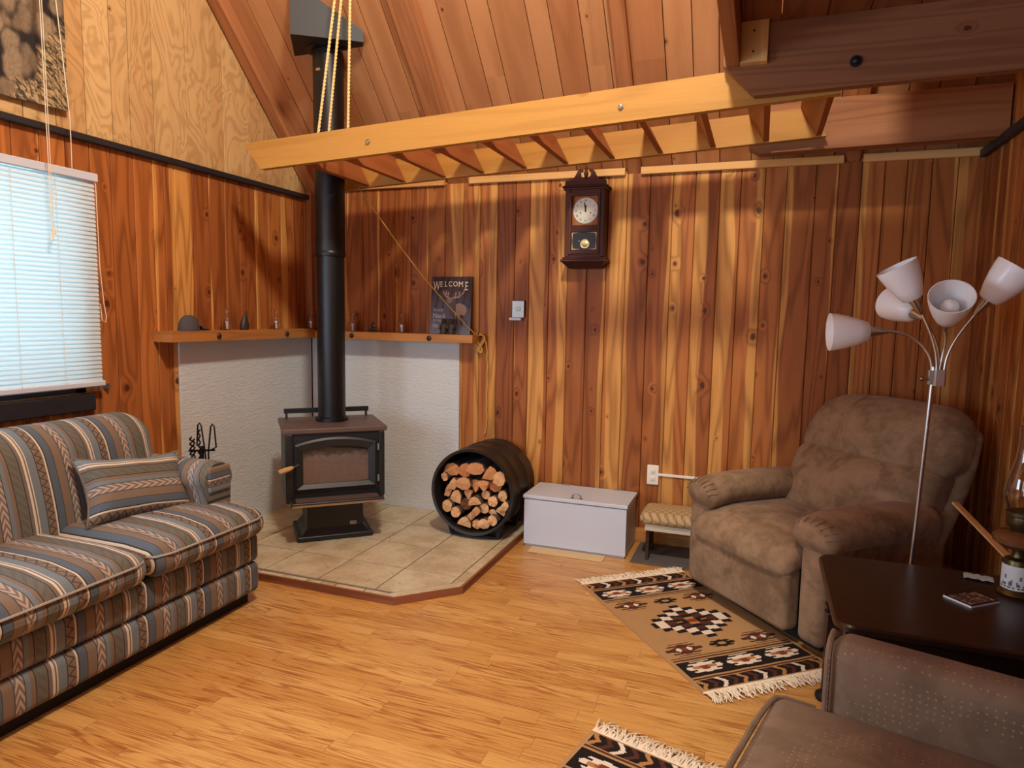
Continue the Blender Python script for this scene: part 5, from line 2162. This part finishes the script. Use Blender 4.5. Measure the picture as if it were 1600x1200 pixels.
# oil lamp
OX, OY = 3.905, -1.60
ol = thing('oil_lamp', 'old oil lamp with clear glass chimney and white labelled base, on the side table', 'oil lamp', (OX, OY, TZ))
mb = W()
mb.lathe((OX, OY, TZ), [(.046, .0), (.050, .004), (.044, .014), (.040, .018), (.040, .105), (.036, .116), (.020, .124), (.015, .140), (.018, .150)], 28)
mb.put('base', M['dark_brass'], ol, True, 40)


def label_col(u, v):
    h = v
    hill = .30 + .10 * math.sin(u * 21) + .06 * math.sin(u * 47 + 1)
    if .06 < h < .14 and int(u * 60) % 3:
        return sl((90, 88, 92))
    if .18 < h < hill:
        return sl((96, 100, 104)) if math.sin(u * 80) > -.2 else sl((200, 202, 206))
    if (u * 6 % 1 - .5) ** 2 + ((h - .52) * .5) ** 2 < .004:
        return sl((110, 120, 128))
    return sl((208, 206, 204))


raster(1, 1, 72, 30, label_col, lambda x, y: (OX + .0407 * math.cos(2 * PI * x), OY + .0407 * math.sin(2 * PI * x), TZ + .022 + .078 * y)).put if False else None
rl = raster(1, 1, 72, 30, label_col, lambda x, y: (OX + .0407 * math.cos(2 * PI * x), OY + .0407 * math.sin(2 * PI * x), TZ + .022 + .078 * y))
wl_ = W()
wl_.v, wl_.f, wl_.uv, wl_.col, wl_.mi = rl.v, rl.f, rl.uv, rl.col, rl.mi
wl_.put('label', M['print'], ol, True)
mb = W()
mb.lathe((OX, OY, TZ + .148), [(.018, 0), (.050, .008), (.072, .024), (.074, .040), (.060, .054), (.030, .060)], 32)
mb.put('oil_font', M['amber'], ol, True)
mb = W()
mb.lathe((OX, OY, TZ + .206), [(.028, 0), (.030, .012), (.036, .018), (.040, .032), (.038, .050), (.044, .054), (.044, .066), (.036, .07)], 28)
mb.tube([(OX + .03, OY, TZ + .23), (OX + .062, OY - .004, TZ + .23)], .003, 6)
mb.lathe((OX + .062, OY - .004, TZ + .23), [(.008, 0), (.008, .003)], 12, axis=(1, 0, 0))
mb.put('burner', M['dark_brass'], ol, True)
mb = W()
pr = [(.036, .274), (.046, .295), (.055, .330), (.054, .355), (.044, .395), (.032, .440), (.027, .480), (.026, .53), (.028, .548)]
mb.lathe((OX, OY, TZ), pr + [(r - .0018, h) for r, h in reversed(pr)], 36, caps=False)
mb.put('glass_chimney', M['glass'], ol, True)

mb = MB()
nx_ = 8
for i in range(nx_):
    for j in range(5):
        def wp(a, b):
            return ((a / nx_ - .5) * .085, (b / 5 - .5) * .05, .003 + .006 * abs(math.sin(a * 1.9 + b * 1.3)))
        mb.poly([wp(i, j), wp(i + 1, j), wp(i + 1, j + 1), wp(i, j + 1)])
o = mb.build('clear_wrapper', M['plaque'])
md = o.modifiers.new('thickness', 'SOLIDIFY')
md.thickness = .001
o.location = (3.83, -1.50, TZ + .001)
o.rotation_euler = (0, 0, -.2)
tag(o, 'crumpled clear wrapper lying at the back of the side table near the oil lamp', 'wrapper')

mb = MB()
p0, p1 = Vector((3.99, -1.43, TZ + .008)), Vector((3.885, -.93, .655))
d = (p1 - p0)
e1 = Vector((0, 0, 1)).cross(d).normalized()
e2 = d.cross(e1).normalized()
mb.prism(p0, e1, e2, [(-.012, -.004), (.012, -.004), (.012, .004), (-.012, .004)], d, rc(.6), 2)
tag(mb.build('wooden_stick', M['light_stick'], loc=p0), 'flat light wooden stick slanting up from the table back behind the oil lamp', 'stick')

# ================================================================== FLOOR LAMP
LX, LY = 3.695, -1.25
flr = thing('floor_lamp', 'nickel floor lamp with five white frosted shades on curved arms, beside the recliner', 'floor lamp', (LX, LY, 0))
mb = W()
mb.lathe((LX - .03, LY, 0), [(.13, 0), (.13, .012), (.11, .022), (.02, .03), (.012, .035)], 32)
mb.put('base', M['steel'], flr, True)
mb = W()
mb.tube([(LX - .03, LY, .02), (LX + .006, LY, 1.235)], .0085, 14)
mb.put('pole', M['steel'], flr, True)
mb = W()
mb.box(LX + .008, LX + .045, LY - .018, LY + .018, 1.165, 1.225, 'z', bev=.005)
mb.box(LX - .012, LX + .010, LY - .014, LY + .014, 1.170, 1.222, 'z', bev=.004)
mb.tube([(LX - .01, LY - .01, 1.19), (LX - .030, LY - .015, 1.19)], .004, 8)
mb.lathe((LX - .030, LY - .015, 1.19), [(.010, 0), (.011, .004), (.010, .008)], 12, axis=(-1, 0, 0))
mb.put('clamp', M['steel'], flr, True, 40)


def bez(p, n=18):
    p = [Vector(q) for q in p]
    out = []
    for i in range(n + 1):
        t_ = i / n
        q = list(p)
        while len(q) > 1:
            q = [q[k].lerp(q[k + 1], t_) for k in range(len(q) - 1)]
        out.append(q[0])
    return out


def lamp_head(path, aim, bulb):
    pts = bez(path)
    mb = W()
    mb.tube(pts, .0052, 10)
    a_ = mb.put('arm', M['steel'], flr, True)
    tip, d = pts[-1], Vector(aim).normalized()
    mb = W()
    mb.lathe(tip - d * .004, [(.006, 0), (.010, .010), (.020, .058), (.0215, .066), (.012, .068)], 20, axis=d)
    c_ = mb.put('socket_cone', M['steel'], a_, True, 40)
    mb = W()
    pr = [(.024, .058), (.036, .064), (.050, .100), (.062, .140), (.070, .178), (.072, .198)]
    mb.lathe(tip, pr + [(r - .003, h) for r, h in reversed(pr)], 32, axis=d, caps=False)
    mb.put('shade', M['shade'], a_, True, 60)
    mb = W()
    mb.lathe(tip, [(.012, .062), (.014, .080), (.024, .105), (.030, .125), (.029, .142), (.018, .158), (.001, .163)], 20, axis=d)
    mb.put('bulb', M['bulb'], a_, True, 60)


J = Vector((LX + .01, LY, 1.215))
Jx, Jy, Jz = J
lamp_head([(Jx - .01, Jy, Jz), (Jx - .01, Jy, Jz + .09), (Jx - .085, Jy, Jz + .15), (3.535, LY - .01, 1.362)], (-1.0, -.12, -.03), True)
lamp_head([(Jx + .005, Jy - .004, Jz), (Jx + .005, Jy - .004, Jz + .09), (Jx - .035, Jy - .01, Jz + .17), (3.645, LY - .01, 1.432)], (-.50, -.10, .90), True)
lamp_head([(Jx + .015, Jy + .004, Jz), (Jx + .02, Jy + .01, Jz + .06), (Jx + .035, Jy, Jz + .12), (3.722, LY - .02, 1.375)], (-.12, -.86, .62), True)
lamp_head([(Jx + .03, Jy, Jz), (Jx + .03, Jy, Jz + .09), (Jx + .07, Jy, Jz + .15), (3.815, LY - .01, 1.432)], (.56, -.16, .84), True)
lamp_head([(Jx + .02, Jy + .012, Jz), (Jx + .02, Jy + .03, Jz + .10), (Jx + .0, Jy + .09, Jz + .15), (3.675, LY + .10, 1.415)], (-.42, .85, .32), True)

# ================================================================== NEAR ARMCHAIR
ac = thing('armchair', 'brown plush armchair cut by the bottom right corner of the photo', 'armchair', (3.172, -2.305, 0), math.radians(-14))
soft('base', (.04, -.70, .04), (.86, .10, .30), .03, 'micro2', ac, (0, 0, 0))
sc_ = soft('seat_cushion', (.0, -.72, .285), (.66, .005, .425), .045, 'micro2', ac, (.01, .004, .022), 8)
arx = soft('arm', (.125, -.025, .10), (.90, .10, .605), .05, 'micro2', ac, (0, .012, .0), 8, lambda x, y, z: (x, y, z - max(0, z - .4) * max(0, x - .2) * .10))
mb = MB()
pts = []
for i in range(7):
    pts.append((.127, -.024 - .0, .16 + i * (.40 / 6)))
for i in range(1, 9):
    a = PI / 2 * i / 8
    pts.append((.127, -.024 + .05 * (1 - math.cos(a)), .56 + .042 * math.sin(a)))
pts += [(.127, .05, .603), (.127, .09, .58)]
mb.tube(pts, .008, 8)
mb.build('piping', M['micro2'], arx, True)
mb = MB()
pts = [(.10, .006, .405), (.03, .004, .408), (.008, -.012, .410), (.0, -.05, .412), (-.006, -.14, .415), (-.009, -.36, .418), (-.006, -.6, .415), (.0, -.70, .410)]
mb.tube(pts, .008, 8)
mb.build('piping', M['micro2'], sc_, True)
soft('arm', (.125, -.83, .10), (.90, -.705, .605), .05, 'micro2', ac, (0, .012, .0), 8)
soft('backrest', (.60, -.70, .35), (.86, .0, .80), .08, 'micro2', ac, (.02, 0, .01), 8)
pk = soft('mauve_cushion', (-.20, -.07, -.14), (.20, .07, .14), .065, 'pink_cloth', None, (0, .02, 0), 8)
pk.location = (3.80, -2.80, .555)
pk.rotation_euler = (.25, .1, math.radians(60))
tag(pk, 'mauve cushion on the near armchair at the right edge of the photo', 'cushion')
